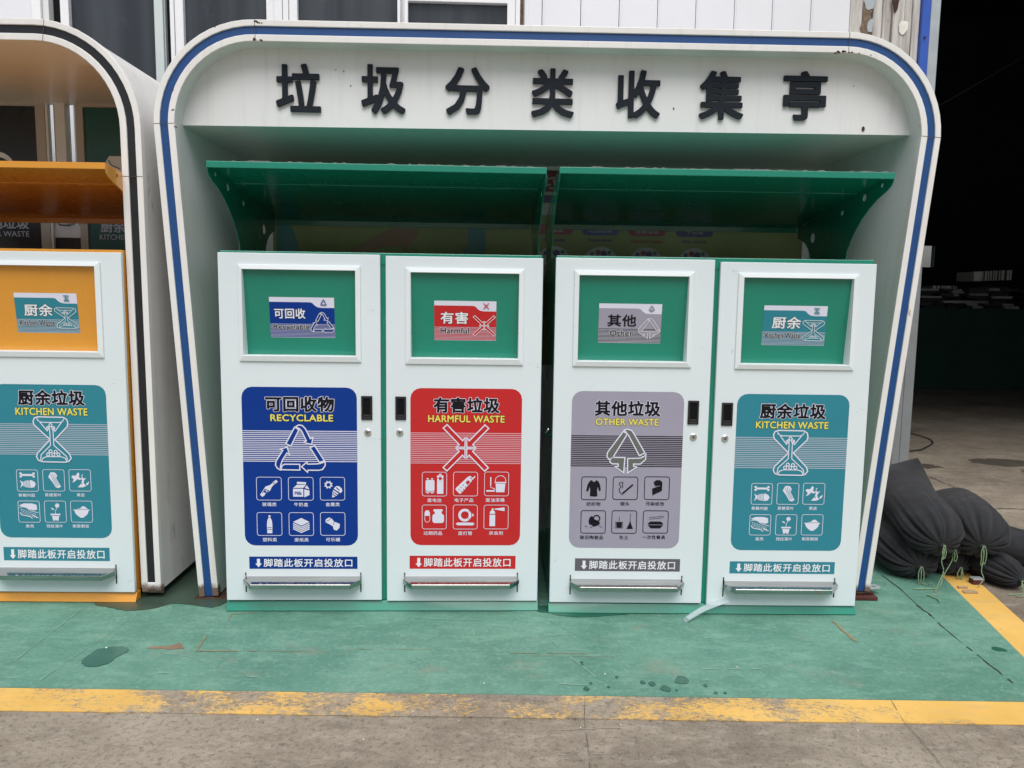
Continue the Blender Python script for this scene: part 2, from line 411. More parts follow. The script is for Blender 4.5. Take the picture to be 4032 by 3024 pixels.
def text_raw(body, off, space=1., h=.024, merge=True):
    key = (body, off, space, merge)
    if key in TC: return TC[key]
    if off == 0:
        V, F, E = text_base(body, space); TC[key] = ([Vector((x, y, 0)) for x, y in V], F); return TC[key]
    xs, ys, sd = text_sdf(body, space, h); g_ = sd-off; vs = []; fs = []
    def poly(P): k = len(vs); vs.extend(Vector((x, y, 0)) for x, y in P); fs.append(tuple(range(k, k+len(P))))
    ny, nx = g_.shape
    for j in range(ny-1):
        run = None; y0, y1 = ys[j], ys[j+1]; r0, r1 = g_[j].tolist(), g_[j+1].tolist()
        for i in range(nx-1):
            c = (r0[i], r0[i+1], r1[i+1], r1[i]); n = sum(v < 0 for v in c)
            if n == 4 and merge: run = i if run is None else run; continue
            if run is not None: poly([(xs[run], y0), (xs[i], y0), (xs[i], y1), (xs[run], y1)]); run = None
            if n == 0: continue
            Q = [(xs[i], y0), (xs[i+1], y0), (xs[i+1], y1), (xs[i], y1)]; out = []
            for k in range(4):
                a, b, va, vb = Q[k], Q[(k+1) % 4], c[k], c[(k+1) % 4]
                if va < 0: out.append(a)
                if (va < 0) != (vb < 0): t = va/(va-vb); out.append((a[0]+(b[0]-a[0])*t, a[1]+(b[1]-a[1])*t))
            if len(out) > 2: poly(out)
    TC[key] = (vs, fs); return TC[key]
def text_fit(body, box, off=.015, space=1.):
    V, _, _ = text_base(body, space)
    x0, x1 = min(v[0] for v in V)-off, max(v[0] for v in V)+off; y0, y1 = min(v[1] for v in V)-off, max(v[1] for v in V)+off
    sx = (box[2]-box[0])/(x1-x0); sy = (box[3]-box[1])/(y1-y0)
    return lambda v: (box[0]+(v.x-x0)*sx, box[1]+(v.y-y0)*sy)
def put_text(d, body, box, mat, L=2, off=.015, outline=None, ow=.045, space=1.):
    T = text_fit(body, box, off, space)
    if outline:
        vs, fs = text_raw(body, off+ow, space); d.add([d.S(*T(v), L) for v in vs], fs, outline)
    vs, fs = text_raw(body, off, space); d.add([d.S(*T(v), L+1) for v in vs], fs, mat)

# ------------------------------------------------------------------ ground
def sheet(name, pts, z, mat, parent=None, kind='structure'):
    mb = MB(); mb.prism(pts, lambda p: (p[0], p[1], z), lambda p: (p[0], p[1], z-.003), mat)
    o = mb.build(name, parent); 
    if kind and not parent: o['kind'] = kind
    return o
g = MB(); g.add([(-60, -60, 0), (60, -60, 0), (60, 60, 0), (-60, 60, 0)], [(0, 1, 2, 3)], 'concrete'); tag(g.build('ground'), kind='structure')
lx = lambda y: 2.0336+.197*(y-2.898)      # inner edge of the side line
gf = sheet('green_floor', [(-9, 2.557), (lx(2.557), 2.557), (lx(5.02), 5.02), (-9, 4.7)], .004, 'green_floor')
sheet('yellow_line', [(-9, 2.409), (9, 2.409), (9, 2.554), (-9, 2.554)], .004, 'yellow_line')
sheet('side_yellow_line', [(lx(2.56), 2.56), (lx(2.56)+.155, 2.56), (lx(5.0)+.155, 5.0), (lx(5.0), 5.0)], .004, 'yellow_line_side')
def blob(pts, jitter=.006, sub=4, seed=1):
    out = []; n = len(pts); rnd = random.Random(seed)
    for i in range(n):
        p0, p1, p2, p3 = [Vector(pts[(i+k) % n]) for k in (-1, 0, 1, 2)]
        for k in range(sub):
            t = k/sub; q = .5*((2*p1)+(p2-p0)*t+(2*p0-5*p1+4*p2-p3)*t*t+(3*p1-p0-3*p2+p3)*t**3)
            out.append((q.x+rnd.uniform(-1, 1)*jitter, q.y+rnd.uniform(-1, 1)*jitter))
    return out
def wet(pts, label, mat='wet_green', j=.004, seed=1, z=.0068, group=None):
    mb = MB(); mb.prism(blob(pts, j, 4, seed), lambda p: (p[0], p[1], z), lambda p: (p[0], p[1], z-.0015), mat)
    return tag(mb.build('puddle'), label, 'puddle', group)
wet([(-1.604, 2.758), (-1.604, 2.80), (-1.593, 2.854), (-1.539, 2.880), (-1.486, 2.87), (-1.474, 2.833), (-1.492, 2.789), (-1.492, 2.747), (-1.526, 2.714), (-1.574, 2.722)],
    'dark green oval wet patch alone on the green floor at left', j=.003)
wet([(-1.851, 3.30), (-1.759, 3.259), (-1.686, 3.226), (-1.618, 3.232), (-1.562, 3.253), (-1.509, 3.306), (-1.423, 3.299), (-1.286, 3.290), (-1.25, 3.6), (-1.3, 3.9), (-1.65, 3.9), (-1.9, 3.5)],
    'damp stain spreading out from between the two shelters', 'wet_brown', .004)
wet([(.182, 3.262), (.217, 3.238), (.327, 3.220), (.446, 3.246), (.525, 3.261), (.5, 3.33), (.15, 3.34), (.12, 3.28)],
    'damp edge under the plinth of the right green cabinet', 'wet_green', .003, 3)
rnd = random.Random(5)
for i, (x, y, r) in enumerate([(.634, 2.671, .024), (.564, 2.609, .017), (.521, 2.642, .012), (.489, 2.654, .010), (.279, 2.60, .011), (.712, 2.637, .008), (.36, 2.615, .005), (.40, 2.69, .006),
                               (.28, 2.78, .005), (.28, 2.80, .006), (.30, 2.64, .006), (.735, 2.585, .006), (.77, 2.585, .005), (.60, 2.60, .004)]):
    k = [(x+r*rnd.uniform(.8, 1.2)*math.cos(w)*1.05, y+r*1.25*rnd.uniform(.75, 1.2)*math.sin(w)) for w in [2*math.pi*j/7 for j in range(7)]]
    lab = {2: 'third wet drop left of the two largest, behind the yellow line', 3: 'wet drop at the left end of the row of bigger drops', 4: 'leftmost larger wet drop close to the yellow line', 5: 'rightmost rounded wet drop past the largest one', 8: 'lower of the two small wet drops farthest from the yellow line', 9: 'upper of the two small wet drops farthest from the yellow line', 12: 'rightmost tiny wet drop right behind the yellow line', 0: 'largest wet drop by the worn middle of the yellow line', 1: 'second largest wet drop close behind the yellow line'}.get(i, 'small dark wet drop on green floor by the front yellow line')
    wet(k, lab, 'wet_green', .0008, i+9, group='wet drops near the yellow line')
wet([(1.95, 2.97), (1.965, 2.985), (1.99, 2.975), (2.0, 2.95), (1.985, 2.945), (1.96, 2.95)], 'dark hooked wet spot between floor crack and side yellow line', 'wet_green', .001, 40)
# marks in the paint: parts of the green floor
def ribbon(mb, pts, w, mat, z=.0064, seed=0):
    rn = random.Random(seed); P = [Vector(p) for p in pts]; fine = []
    for a, b in zip(P, P[1:]):
        n = max(2, int((b-a).length/.03))
        for k in range(n): fine.append(a.lerp(b, k/n)+Vector((rn.uniform(-1, 1), rn.uniform(-1, 1)))*w*.35)
    fine.append(P[-1]); vs = []; fs = []
    for i, p in enumerate(fine):
        d = (fine[min(i+1, len(fine)-1)]-fine[max(i-1, 0)]).normalized(); nrm = Vector((-d.y, d.x)); ww = w*rn.uniform(.35, 1.1)/2
        vs += [(p.x+nrm.x*ww, p.y+nrm.y*ww, z), (p.x-nrm.x*ww, p.y-nrm.y*ww, z)]
        if i and rn.random() > .12: fs.append((2*i-2, 2*i-1, 2*i+1, 2*i))
    mb.add(vs, fs, mat)
sc = MB()
for i, (pts, w) in enumerate([([(.186, 2.635), (.273, 2.625), (.339, 2.646), (.303, 2.727), (.223, 2.874), (.174, 2.991)], .005), ([(.136, 3.248), (.278, 3.048)], .004), ([(.278, 3.048), (.124, 3.027)], .004),
        ([(-1.852, 2.748), (-1.874, 3.255)], .0045), ([(-1.669, 2.611), (-1.607, 3.183)], .004), ([(-.47, 3.19), (-.33, 3.18), (-.12, 3.175)], .004), ([(-.2, 3.15), (-.17, 3.21)], .003), ([(-.1, 3.13), (.03, 3.10)], .004),
        ([(.05, 3.23), (.1, 3.12)], .003), ([(-1.35, 2.83), (-1.2, 2.80)], .004), ([(-.95, 2.66), (-.9, 2.65)], .006), ([(1.4, 3.19), (1.55, 3.13)], .004), ([(.7, 2.76), (.95, 2.765)], .006), ([(-.15, 3.08), (-.14, 3.03)], .004)]):
    ribbon(sc, pts, w, 'scratch_pale', seed=i)
for i in range(70):
    x, y = rnd.uniform(-2.2, 1.9), rnd.uniform(2.6, 3.2); a = rnd.gauss(0, .5); l_ = rnd.uniform(.01, .05)
    ribbon(sc, [(x, y), (x+l_*math.cos(a), y+l_*math.sin(a))], rnd.uniform(.0015, .004), 'scratch_pale', seed=100+i)
tag(sc.build('paint_scratches', gf), 'pale scratches across the green paint', kind='stuff')
so = MB()
for i, (pts, w) in enumerate([([(1.411, 3.217), (1.424, 3.019)], .014), ([(-1.221, 2.989), (-1.214, 2.851), (-.981, 2.858)], .007), ([(-.98, 2.858), (-.7, 2.86)], .003), ([(-.62, 2.885), (-.3, 2.895)], .0025), ([(.0, 2.87), (.3, 2.875)], .004),
        ([(.05, 2.85), (.42, 2.852)], .002), ([(-1.2, 3.20), (-1.11, 3.22)], .008), ([(-1.19, 3.14), (-1.2, 3.2)], .006)]):
    ribbon(so, pts, w, 'scratch_orange', seed=i+50)
rp = blob([(-1.40, 2.866), (-1.395, 2.885), (-1.34, 2.89), (-1.306, 2.915), (-1.285, 2.895), (-1.275, 2.866)], .004, 5, 3)
so.prism(rp, lambda p: (p[0], p[1], .0062), lambda p: (p[0], p[1], .0050), 'stain_rust')
tag(so.build('paint_marks', gf), 'orange and rust coloured marks in the green paint', kind='stuff')
cr = MB()
ribbon(cr, [(1.902, 3.8), (1.902, 3.626), (1.880, 3.411)], .005, 'crack_dark', seed=3); ribbon(cr, [(1.880, 3.411), (1.878, 3.288)], .012, 'crack_dark', seed=4)
ribbon(cr, [(1.878, 3.288), (1.862, 3.15), (1.859, 3.049), (1.854, 2.78), (1.853, 2.56)], .0055, 'crack_dark', seed=5); ribbon(cr, [(1.902, 3.626), (1.9, 3.8)], .004, 'crack_dark', seed=6)
tag(cr.build('floor_crack', gf), 'long dark crack running through the green floor')
cr = MB(); ribbon(cr, [(1.339, 2.55), (1.316, 2.418), (1.314, 2.326), (1.309, 2.202), (1.3, 2.1)], .0025, 'crack_fine', seed=7)
ribbon(cr, [(.27, 2.55), (.255, 2.42), (.25, 2.2), (.24, 2.0)], .0018, 'crack_fine', seed=8); 
tag(cr.build('hairline_cracks'), 'thin broken crack lines crossing the concrete before the yellow line', kind='stuff')
cr = MB()
ribbon(cr, [(.05, 2.33), (.37, 2.36)], .004, 'scuff_pale', .002, 11); ribbon(cr, [(.15, 2.205), (.35, 2.215)], .004, 'scuff_pale', .002, 12); ribbon(cr, [(-.55, 2.36), (-.42, 2.31)], .003, 'scuff_pale', .002, 13)
tag(cr.build('chalk_scuffs'), 'pale scuff lines on the bare concrete', kind='stuff')
fl = MB()
for i in range(26):
    x, y = rnd.uniform(-1.9, 1.9), rnd.uniform(1.9, 3.15); r = rnd.uniform(.001, .003)*(2 if i < 3 else 1)
    pts = [(x+r*rnd.uniform(.5, 1.4)*math.cos(w), y+r*rnd.uniform(.5, 1.4)*math.sin(w)) for w in [j*math.pi/3 for j in range(6)]]
    fl.prism(pts, lambda p: (p[0], p[1], .009), lambda p: (p[0], p[1], .006), 'flake_white')
tag(fl.build('paint_flakes'), 'small white flakes of litter scattered on the floor', kind='stuff')

# ------------------------------------------------------------------ symbols and pictograms
def norm_shapes(shapes, bb):
    x0, y0, x1, y1 = bb
    return [[((x-x0)/(x1-x0), 1-(y-y0)/(y1-y0)) for x, y in s] for s in shapes]
SYM = {}
SYM['recycle'] = norm_shapes([[(338, 372), (375, 395), (303, 535), (260, 515)],
    [(345, 370), (375, 352), (405, 358), (432, 387), (472, 470), (495, 458), (483, 520), (412, 503), (437, 490), (398, 405), (380, 385)],
    [(468, 547), (508, 530), (592, 660), (548, 675)],
    [(597, 668), (598, 700), (575, 735), (545, 743), (448, 743), (443, 760), (392, 712), (440, 672), (444, 690), (525, 688), (560, 682)],
    [(215, 740), (222, 706), (245, 692), (377, 692), (377, 742)],
    [(208, 742), (183, 728), (167, 700), (173, 665), (232, 573), (208, 565), (270, 543), (290, 610), (268, 595), (226, 660), (211, 705)]], (165, 350, 598, 760))
_a = [(1650, 352), (1785, 490), (1806, 465), (1806, 545), (1730, 545), (1755, 523), (1617, 382)]
SYM['harm'] = norm_shapes([_a, [(3627-x, y) for x, y in _a][::-1], [(x, 1104-y) for x, y in _a][::-1], [(3627-x, 1104-y) for x, y in _a]], (1617, 350, 2010, 753))
SYM['other'] = norm_shapes([[(956, 408), (990, 432), (872, 636), (838, 652), (820, 625), (826, 590)],
    [(963, 396), (992, 388), (1028, 400), (1048, 428), (1147, 592), (1100, 618), (1002, 442)],
    [(846, 655), (872, 634), (976, 634), (970, 766), (893, 715), (920, 711), (920, 690), (870, 690), (850, 678)],
    [(1000, 642), (1108, 638), (1142, 622), (1158, 600), (1154, 650), (1110, 690), (1052, 690), (1055, 710), (1082, 716), (1003, 768)]], (812, 385, 1158, 770))
SYM['kitchen'] = norm_shapes([[(340, 285), (560, 287), (590, 305), (598, 340), (590, 368), (478, 480), (600, 605), (612, 640), (590, 668), (560, 675), (360, 673), (325, 660), (311, 630), (320, 600), (436, 480), (305, 355), (297, 325), (310, 295)]], (297, 283, 612, 677))
_kl = norm_shapes([[(330, 292), (338, 318), (372, 332), (528, 332), (558, 318), (567, 292)], [(332, 300), (414, 405), (430, 388), (420, 372)], [(566, 300), (483, 408), (467, 388), (480, 372)],
                   [(437, 392), (437, 530), (352, 612), (345, 660)], [(465, 392), (467, 530), (572, 625), (580, 660)], [(352, 668), (368, 640), (400, 628), (525, 628), (560, 640), (572, 668)]], (297, 283, 612, 677))
_kc = norm_shapes([[(447, 355), (425, 380), (470, 380), (435, 582), (480, 585), (413, 608), (458, 610), (503, 608)]], (297, 283, 612, 677))[0]
def draw_symbol(d, kind, box, fill, line, w, L=3):
    T = lambda p: (box[0]+p[0]*(box[2]-box[0]), box[1]+p[1]*(box[3]-box[1]))
    for s in SYM[kind]:
        P = [T(p) for p in s]; d.poly(P, fill, L); d.stroke(P, w, line, L+1, True)
    if kind == 'kitchen':
        for s in _kl: d.stroke([T(p) for p in s], w*.8, line, L+1)
        r = (box[2]-box[0])*.042
        for p in _kc: x, z = T(p); d.oring(x, z, r, w*.8, line, L+2)
sinp = lambda t: math.sin(t)
ICON = {
 'bottle': [('p', [(.12, .22), (.22, .12), (.55, .42), (.62, .58), (.72, .70), (.66, .76), (.54, .66), (.36, .60)]), ('p', [(.70, .80), (.78, .72), (.88, .82), (.80, .90)]), ('s', [(.66, .76), (.75, .85)], .03), ('s', [(.72, .70), (.81, .79)], .03), ('t', [(.22, .30), (.34, .48), (.48, .40), (.34, .24)], .03), ('d', .34, .36, .05)],
 'milk': [('p', [(.17, .50), (.60, .50), (.60, .14), (.17, .14)]), ('p', [(.64, .48), (.86, .42), (.86, .22), (.64, .11)]), ('p', [(.18, .54), (.34, .68), (.72, .68), (.60, .54)]), ('p', [(.34, .72), (.72, .70), (.72, .80), (.34, .82)]), ('p', [(.66, .54), (.76, .66), (.86, .47)]), ('T', 'Milk', (.24, .22, .54, .38))],
 'metal': [('g', .33, .68, .20, 8), ('d', .33, .68, .08), ('p', [(.55, .50), (.66, .62), (.78, .62), (.90, .50), (.92, .38), (.84, .30)]), ('t', [(.66, .56), (.80, .42)], .04), ('p', [(.54, .44), (.76, .28), (.72, .24), (.50, .38)]), ('p', [(.50, .34), (.70, .20), (.65, .17), (.49, .28)]), ('p', [(.49, .24), (.62, .14), (.48, .10)])],
 'plastic': [('p', [(.40, .08), (.61, .08), (.62, .45), (.60, .66), (.55, .78), (.46, .78), (.41, .66), (.39, .45)]), ('p', [(.46, .80), (.55, .80), (.54, .90), (.47, .90)]), ('t', [(.41, .34), (.60, .34)], .02), ('t', [(.41, .26), (.60, .26)], .02)],
 'paper': [('p', [(.15, .60), (.50, .78), (.85, .60), (.50, .43)])]+[('s', [(.15, .53-.08*k), (.50, .36-.08*k), (.85, .53-.08*k)], .045) for k in range(4)],
 'can': [('p', [(.18, .62), (.22, .72), (.36, .80), (.46, .74), (.56, .60), (.70, .55), (.80, .50), (.78, .32), (.66, .20), (.54, .24), (.50, .40), (.34, .50), (.22, .56)]), ('t', [(.20, .62), (.32, .66), (.42, .76)], .02), ('t', [(.56, .60), (.52, .46)], .02)],
 'battery': [('P', .12, .20, .50, .68, .06), ('p', [(.17, .70), (.25, .70), (.25, .76), (.17, .76)]), ('p', [(.36, .70), (.44, .70), (.44, .76), (.36, .76)]), ('p', [(.12, .14), (.50, .14), (.50, .18), (.12, .18)]), ('p', [(.17, .09), (.25, .09), (.25, .13), (.17, .13)]), ('p', [(.36, .09), (.44, .09), (.44, .13), (.36, .13)]), ('p', [(.61, .08), (.88, .08), (.88, .72), (.61, .72)]), ('p', [(.61, .76), (.88, .76), (.88, .88), (.61, .88)]), ('p', [(.69, .89), (.80, .89), (.80, .95), (.69, .95)]), ('d', .745, .75, .10), ('o', .745, .75, .085, .03), ('s', [(.70, .75), (.79, .75)], .03), ('s', [(.745, .70), (.745, .80)], .03)],
 'phone': [('p', [(.08, .24), (.24, .08), (.30, .08), (.76, .62), (.80, .78), (.70, .86), (.58, .80), (.08, .32)]), ('p', [(.76, .72), (.90, .86), (.93, .82), (.80, .68)]), ('q', [(.50, .58), (.62, .68), (.70, .58), (.58, .46)]), ('p', [(.54, .57), (.61, .63), (.66, .57), (.59, .51)])]+[('d', .22+.10*i+.09*j, .25-.08*i+.10*j, .025) for i in range(3) for j in range(3)]+[('d', .74, .76, .03)],
 'bucket': [('p', [(.46, .52), (.88, .52), (.84, .14), (.48, .14)]), ('p', [(.42, .54), (.92, .54), (.92, .59), (.42, .59)]), ('s', [(.44, .58), (.46, .74), (.56, .84), (.67, .87), (.78, .84), (.88, .74), (.90, .58)], .025), ('p', [(.22, .44), (.27, .44), (.27, .80), (.22, .80)]), ('s', [(.245, .44), (.245, .36), (.42, .28), (.42, .20)], .025), ('p', [(.06, .16), (.42, .16), (.42, .23), (.06, .23)])],
 'medicine': [('P', .42, .24, .92, .64, .10), ('p', [(.52, .64), (.82, .64), (.82, .74), (.52, .74)]), ('P', .46, .74, .86, .84, .04), ('p', [(.08, .55), (.31, .55), (.31, .68), (.27, .77), (.20, .80), (.12, .77), (.08, .68)]), ('s', [(.09, .55), (.09, .38), (.13, .30), (.20, .27), (.27, .30), (.31, .38), (.31, .55)], .02)],
 'lamp': [('O', .48, .58, .22, .11), ('t', [(.60, .68), (.72, .80)], .02), ('t', [(.60, .48), (.70, .38)], .02), ('p', [(.80, .52), (.86, .54), (.86, .62), (.80, .66)]), ('p', [(.15, .14), (.85, .14), (.85, .26), (.15, .26)]), ('p', [(.10, .18), (.14, .16), (.14, .24), (.10, .22)]), ('p', [(.86, .16), (.90, .18), (.90, .22), (.86, .24)])],
 'spray': [('p', [(.22, .10), (.46, .10), (.46, .60), (.22, .60)]), ('p', [(.22, .64), (.46, .64), (.44, .74), (.38, .80), (.38, .88), (.31, .88), (.31, .80), (.24, .74)]), ('p', [(.42, .86), (.86, .92), (.86, .76), (.42, .83)])],
 'shirt': [('p', [(.40, .88), (.46, .80), (.54, .80), (.60, .88), (.70, .80), (.76, .66), (.80, .42), (.73, .36), (.66, .58), (.64, .40), (.66, .14), (.54, .12), (.34, .14), (.35, .40), (.33, .58), (.26, .34), (.18, .38), (.23, .66), (.30, .80)])],
 'cigarette': [('p', [(.32, .24), (.37, .18), (.84, .64), (.80, .70)]), ('s', [(.32, .26), (.26, .34), (.24, .46), (.32, .56), (.26, .64), (.24, .72), (.32, .78)], .03), ('s', [(.36, .50), (.40, .58), (.36, .66), (.40, .74), (.34, .80)], .03), ('t', [(.35, .27), (.39, .21)], .02)],
 'roll': [('p', [(.38, .64), (.36, .78), (.46, .87), (.62, .87), (.72, .78), (.72, .40), (.62, .32), (.48, .26), (.32, .16), (.30, .48), (.46, .54), (.60, .56), (.58, .52), (.42, .58)]), ('t', [(.38, .66), (.42, .58), (.62, .60)], .02)],
 'vase': [('p', [(.34, .70), (.44, .78), (.56, .62), (.70, .56), (.80, .46), (.74, .36), (.60, .30), (.50, .28), (.44, .36), (.34, .38), (.30, .52)]), ('O', .64, .66, .13, .05), ('p', [(.12, .28), (.26, .28), (.22, .32)]), ('p', [(.34, .24), (.46, .24), (.44, .28)]), ('p', [(.74, .30), (.84, .30), (.80, .34)]), ('p', [(.82, .24), (.90, .24), (.86, .28)])],
 'broom': [('p', [(.16, .50), (.42, .50), (.40, .24), (.18, .24)]), ('s', [(.14, .52), (.12, .22), (.44, .22), (.44, .52)], .015), ('s', [(.29, .52), (.29, .74)], .02), ('s', [(.75, .50), (.75, .90)], .02), ('p', [(.75, .50), (.80, .40), (.88, .18), (.60, .18), (.70, .40)]), ('c', .75, .48, .035)],
 'dish': [('p', [(.18, .38), (.82, .38), (.82, .42), (.72, .52), (.28, .52), (.18, .42)]), ('p', [(.18, .35), (.82, .35), (.70, .20), (.30, .20)]), ('s', [(.22, .70), (.84, .78)], .018), ('s', [(.22, .62), (.84, .70)], .018)],
 'fish': [('p', [(.20, .72), (.80, .72), (.80, .82), (.20, .82)]), ('c', .18, .84, .06), ('c', .18, .70, .06), ('c', .82, .84, .06), ('c', .82, .70, .06), ('p', [(.12, .52), (.26, .42), (.40, .50), (.70, .52), (.86, .42), (.90, .32), (.82, .18), (.66, .14), (.36, .18), (.26, .26), (.12, .14), (.20, .33)])]+[('t', [(.34+.07*k, .52), (.30+.07*k, .34), (.36+.07*k, .14)], .018) for k in range(5)],
 'cabbage': [('p', [(.30, .78), (.36, .88), (.48, .90), (.60, .86), (.68, .74), (.62, .60), (.72, .42), (.84, .20), (.72, .12), (.58, .16), (.44, .40), (.32, .56), (.24, .66)]), ('t', [(.46, .84), (.50, .60), (.70, .22)], .018), ('t', [(.36, .80), (.46, .54), (.62, .22)], .018), ('t', [(.58, .80), (.56, .60), (.76, .26)], .018)],
 'peel': [('p', [(.08, .66), (.16, .74), (.30, .72), (.40, .88), (.48, .84), (.46, .66), (.58, .54), (.48, .52), (.38, .56), (.24, .44), (.12, .38), (.20, .54)]), ('p', [(.54, .66), (.66, .60), (.82, .62), (.72, .54), (.66, .40), (.78, .22), (.62, .16), (.38, .16), (.54, .34), (.60, .50)]), ('s', [(.62, .62), (.60, .76), (.66, .78)], .03), ('p', [(.78, .34), (.94, .46), (.90, .32), (.80, .24)]), ('d', .58, .34, .03)],
 'shell': [('p', [(.02, .80), (.26, .90), (.66, .90), (.88, .84), (.90, .60), (.74, .56), (.50, .62), (.30, .70)]), ('s', [(.04, .70), (.16, .74), (.34, .70), (.60, .54), (.96, .44)], .03), ('s', [(.05, .46), (.14, .34), (.34, .30), (.54, .26), (.66, .16)], .04), ('s', [(.94, .20), (.78, .26), (.66, .34)], .04)]+[('c', .12+.085*(k % 9)+.02*(k//9), .62-.05*(k % 9)*.6-.085*(k//9), .022) for k in range(27)],
 'flower': [('p', [(.26, .40), (.74, .40), (.74, .32), (.26, .32)]), ('p', [(.32, .29), (.68, .29), (.63, .05), (.56, .05), (.50, .10), (.44, .05), (.37, .05)]), ('s', [(.50, .40), (.50, .52), (.58, .70)], .025), ('g', .60, .80, .13, 10), ('p', [(.46, .58), (.40, .66), (.28, .70), (.34, .60)])],
 'bowl': [('p', [(.10, .60), (.90, .60), (.90, .56), (.85, .56), (.80, .40), (.68, .28), (.60, .24), (.60, .20), (.40, .20), (.40, .24), (.32, .28), (.20, .40), (.15, .56), (.10, .56)]), ('p', [(.22, .62), (.44, .66), (.54, .76), (.66, .76), (.74, .68), (.84, .62)])],
}
def draw_icon(d, key, box, fg, bgm, lw, L=2):
    x0, z0, x1, z1 = box; sx, sz = x1-x0, z1-z0
    d.stroke(rrect(x0, z0, x1, z1, sx*.09, 3), lw, fg, L, True)
    m = .02; T = lambda p: (x0+(m+p[0]*(1-2*m))*sx, z0+(m+p[1]*(1-2*m))*sz)
    for k, o in enumerate(ICON[key]):
        t = o[0]; Lb = L+1
        if t == 'p': d.poly([T(p) for p in o[1]], fg, L)
        elif t == 'q': d.poly([T(p) for p in o[1]], bgm, Lb); 
        elif t == 's': d.stroke([T(p) for p in o[1]], o[2]*sx, fg, L)
        elif t == 't': d.stroke([T(p) for p in o[1]], o[2]*sx, bgm, Lb)
        elif t == 'c': d.circ(*T(o[1:3]), o[3]*sx, fg, L, 10)
        elif t == 'd': d.circ(*T(o[1:3]), o[3]*sx, bgm, Lb, 10)
        elif t == 'o': d.oring(*T(o[1:3]), o[3]*sx, o[4]*sx, fg, Lb+1)
        elif t == 'O': d.oring(*T(o[1:3]), o[3]*sx, o[4]*sx, fg, L, 18)
        elif t == 'P': a = T(o[1:3]); b = T(o[3:5]); d.poly(rrect(*a, *b, o[5]*sx, 3), fg, L)
        elif t == 'g':
            n = o[4]*2; d.poly([T((o[1]+o[3]*(1 if (j//1) % 2 else .66)*math.cos(j*2*math.pi/n), o[2]+o[3]*(1 if j % 2 else .66)*math.sin(j*2*math.pi/n))) for j in range(n)], fg, L)
        elif t == 'T': a = T(o[2][:2]); b = T(o[2][2:]); put_text(d, o[1], (*a, *b), bgm, L, .03)

# ------------------------------------------------------------------ one waste cabinet
KIND = {
 'recycle': dict(bg='ink_blue', line='ink_lavender', fg='ink_lavender', cn='可回收物', en='RECYCLABLE', s_cn='可回收', s_en='Recyclable', icons=['bottle', 'milk', 'metal', 'plastic', 'paper', 'can'],
                 cap=['玻璃类', '牛奶盒', '金属类', '塑料类', '废纸类', '可乐罐'], sfill='ink_blue', word='blue'),
 'harm': dict(bg='ink_red', line='line_pink', fg='ink_lavender', cn='有害垃圾', en='HARMFUL WASTE', s_cn='有害', s_en='Harmful', icons=['battery', 'phone', 'bucket', 'medicine', 'lamp', 'spray'],
              cap=['废电池', '电子产品', '废油漆桶', '过期药品', '废灯管', '杀虫剂'], sfill='ink_red', word='red'),
 'other': dict(bg='ink_grey', line='ink_black', fg='ink_black', cn='其他垃圾', en='OTHER WASTE', s_cn='其他', s_en='Other', icons=['shirt', 'cigarette', 'roll', 'vase', 'broom', 'dish'],
               cap=['纺织物', '烟头', '污染纸张', '破旧陶瓷品', '灰土', '一次性餐具'], sfill='sym_grey', word='grey'),
 'kitchen': dict(bg='ink_teal', line='line_grey', fg='ink_lavender', cn='厨余垃圾', en='KITCHEN WASTE', s_cn='厨余', s_en='Kitchen Waste', icons=['fish', 'cabbage', 'peel', 'shell', 'flower', 'bowl'],
                 cap=['骨骼内脏', '菜梗菜叶', '果皮', '果壳', '残技落叶', '剩菜剩饭'], sfill='ink_teal', word='teal'),
}
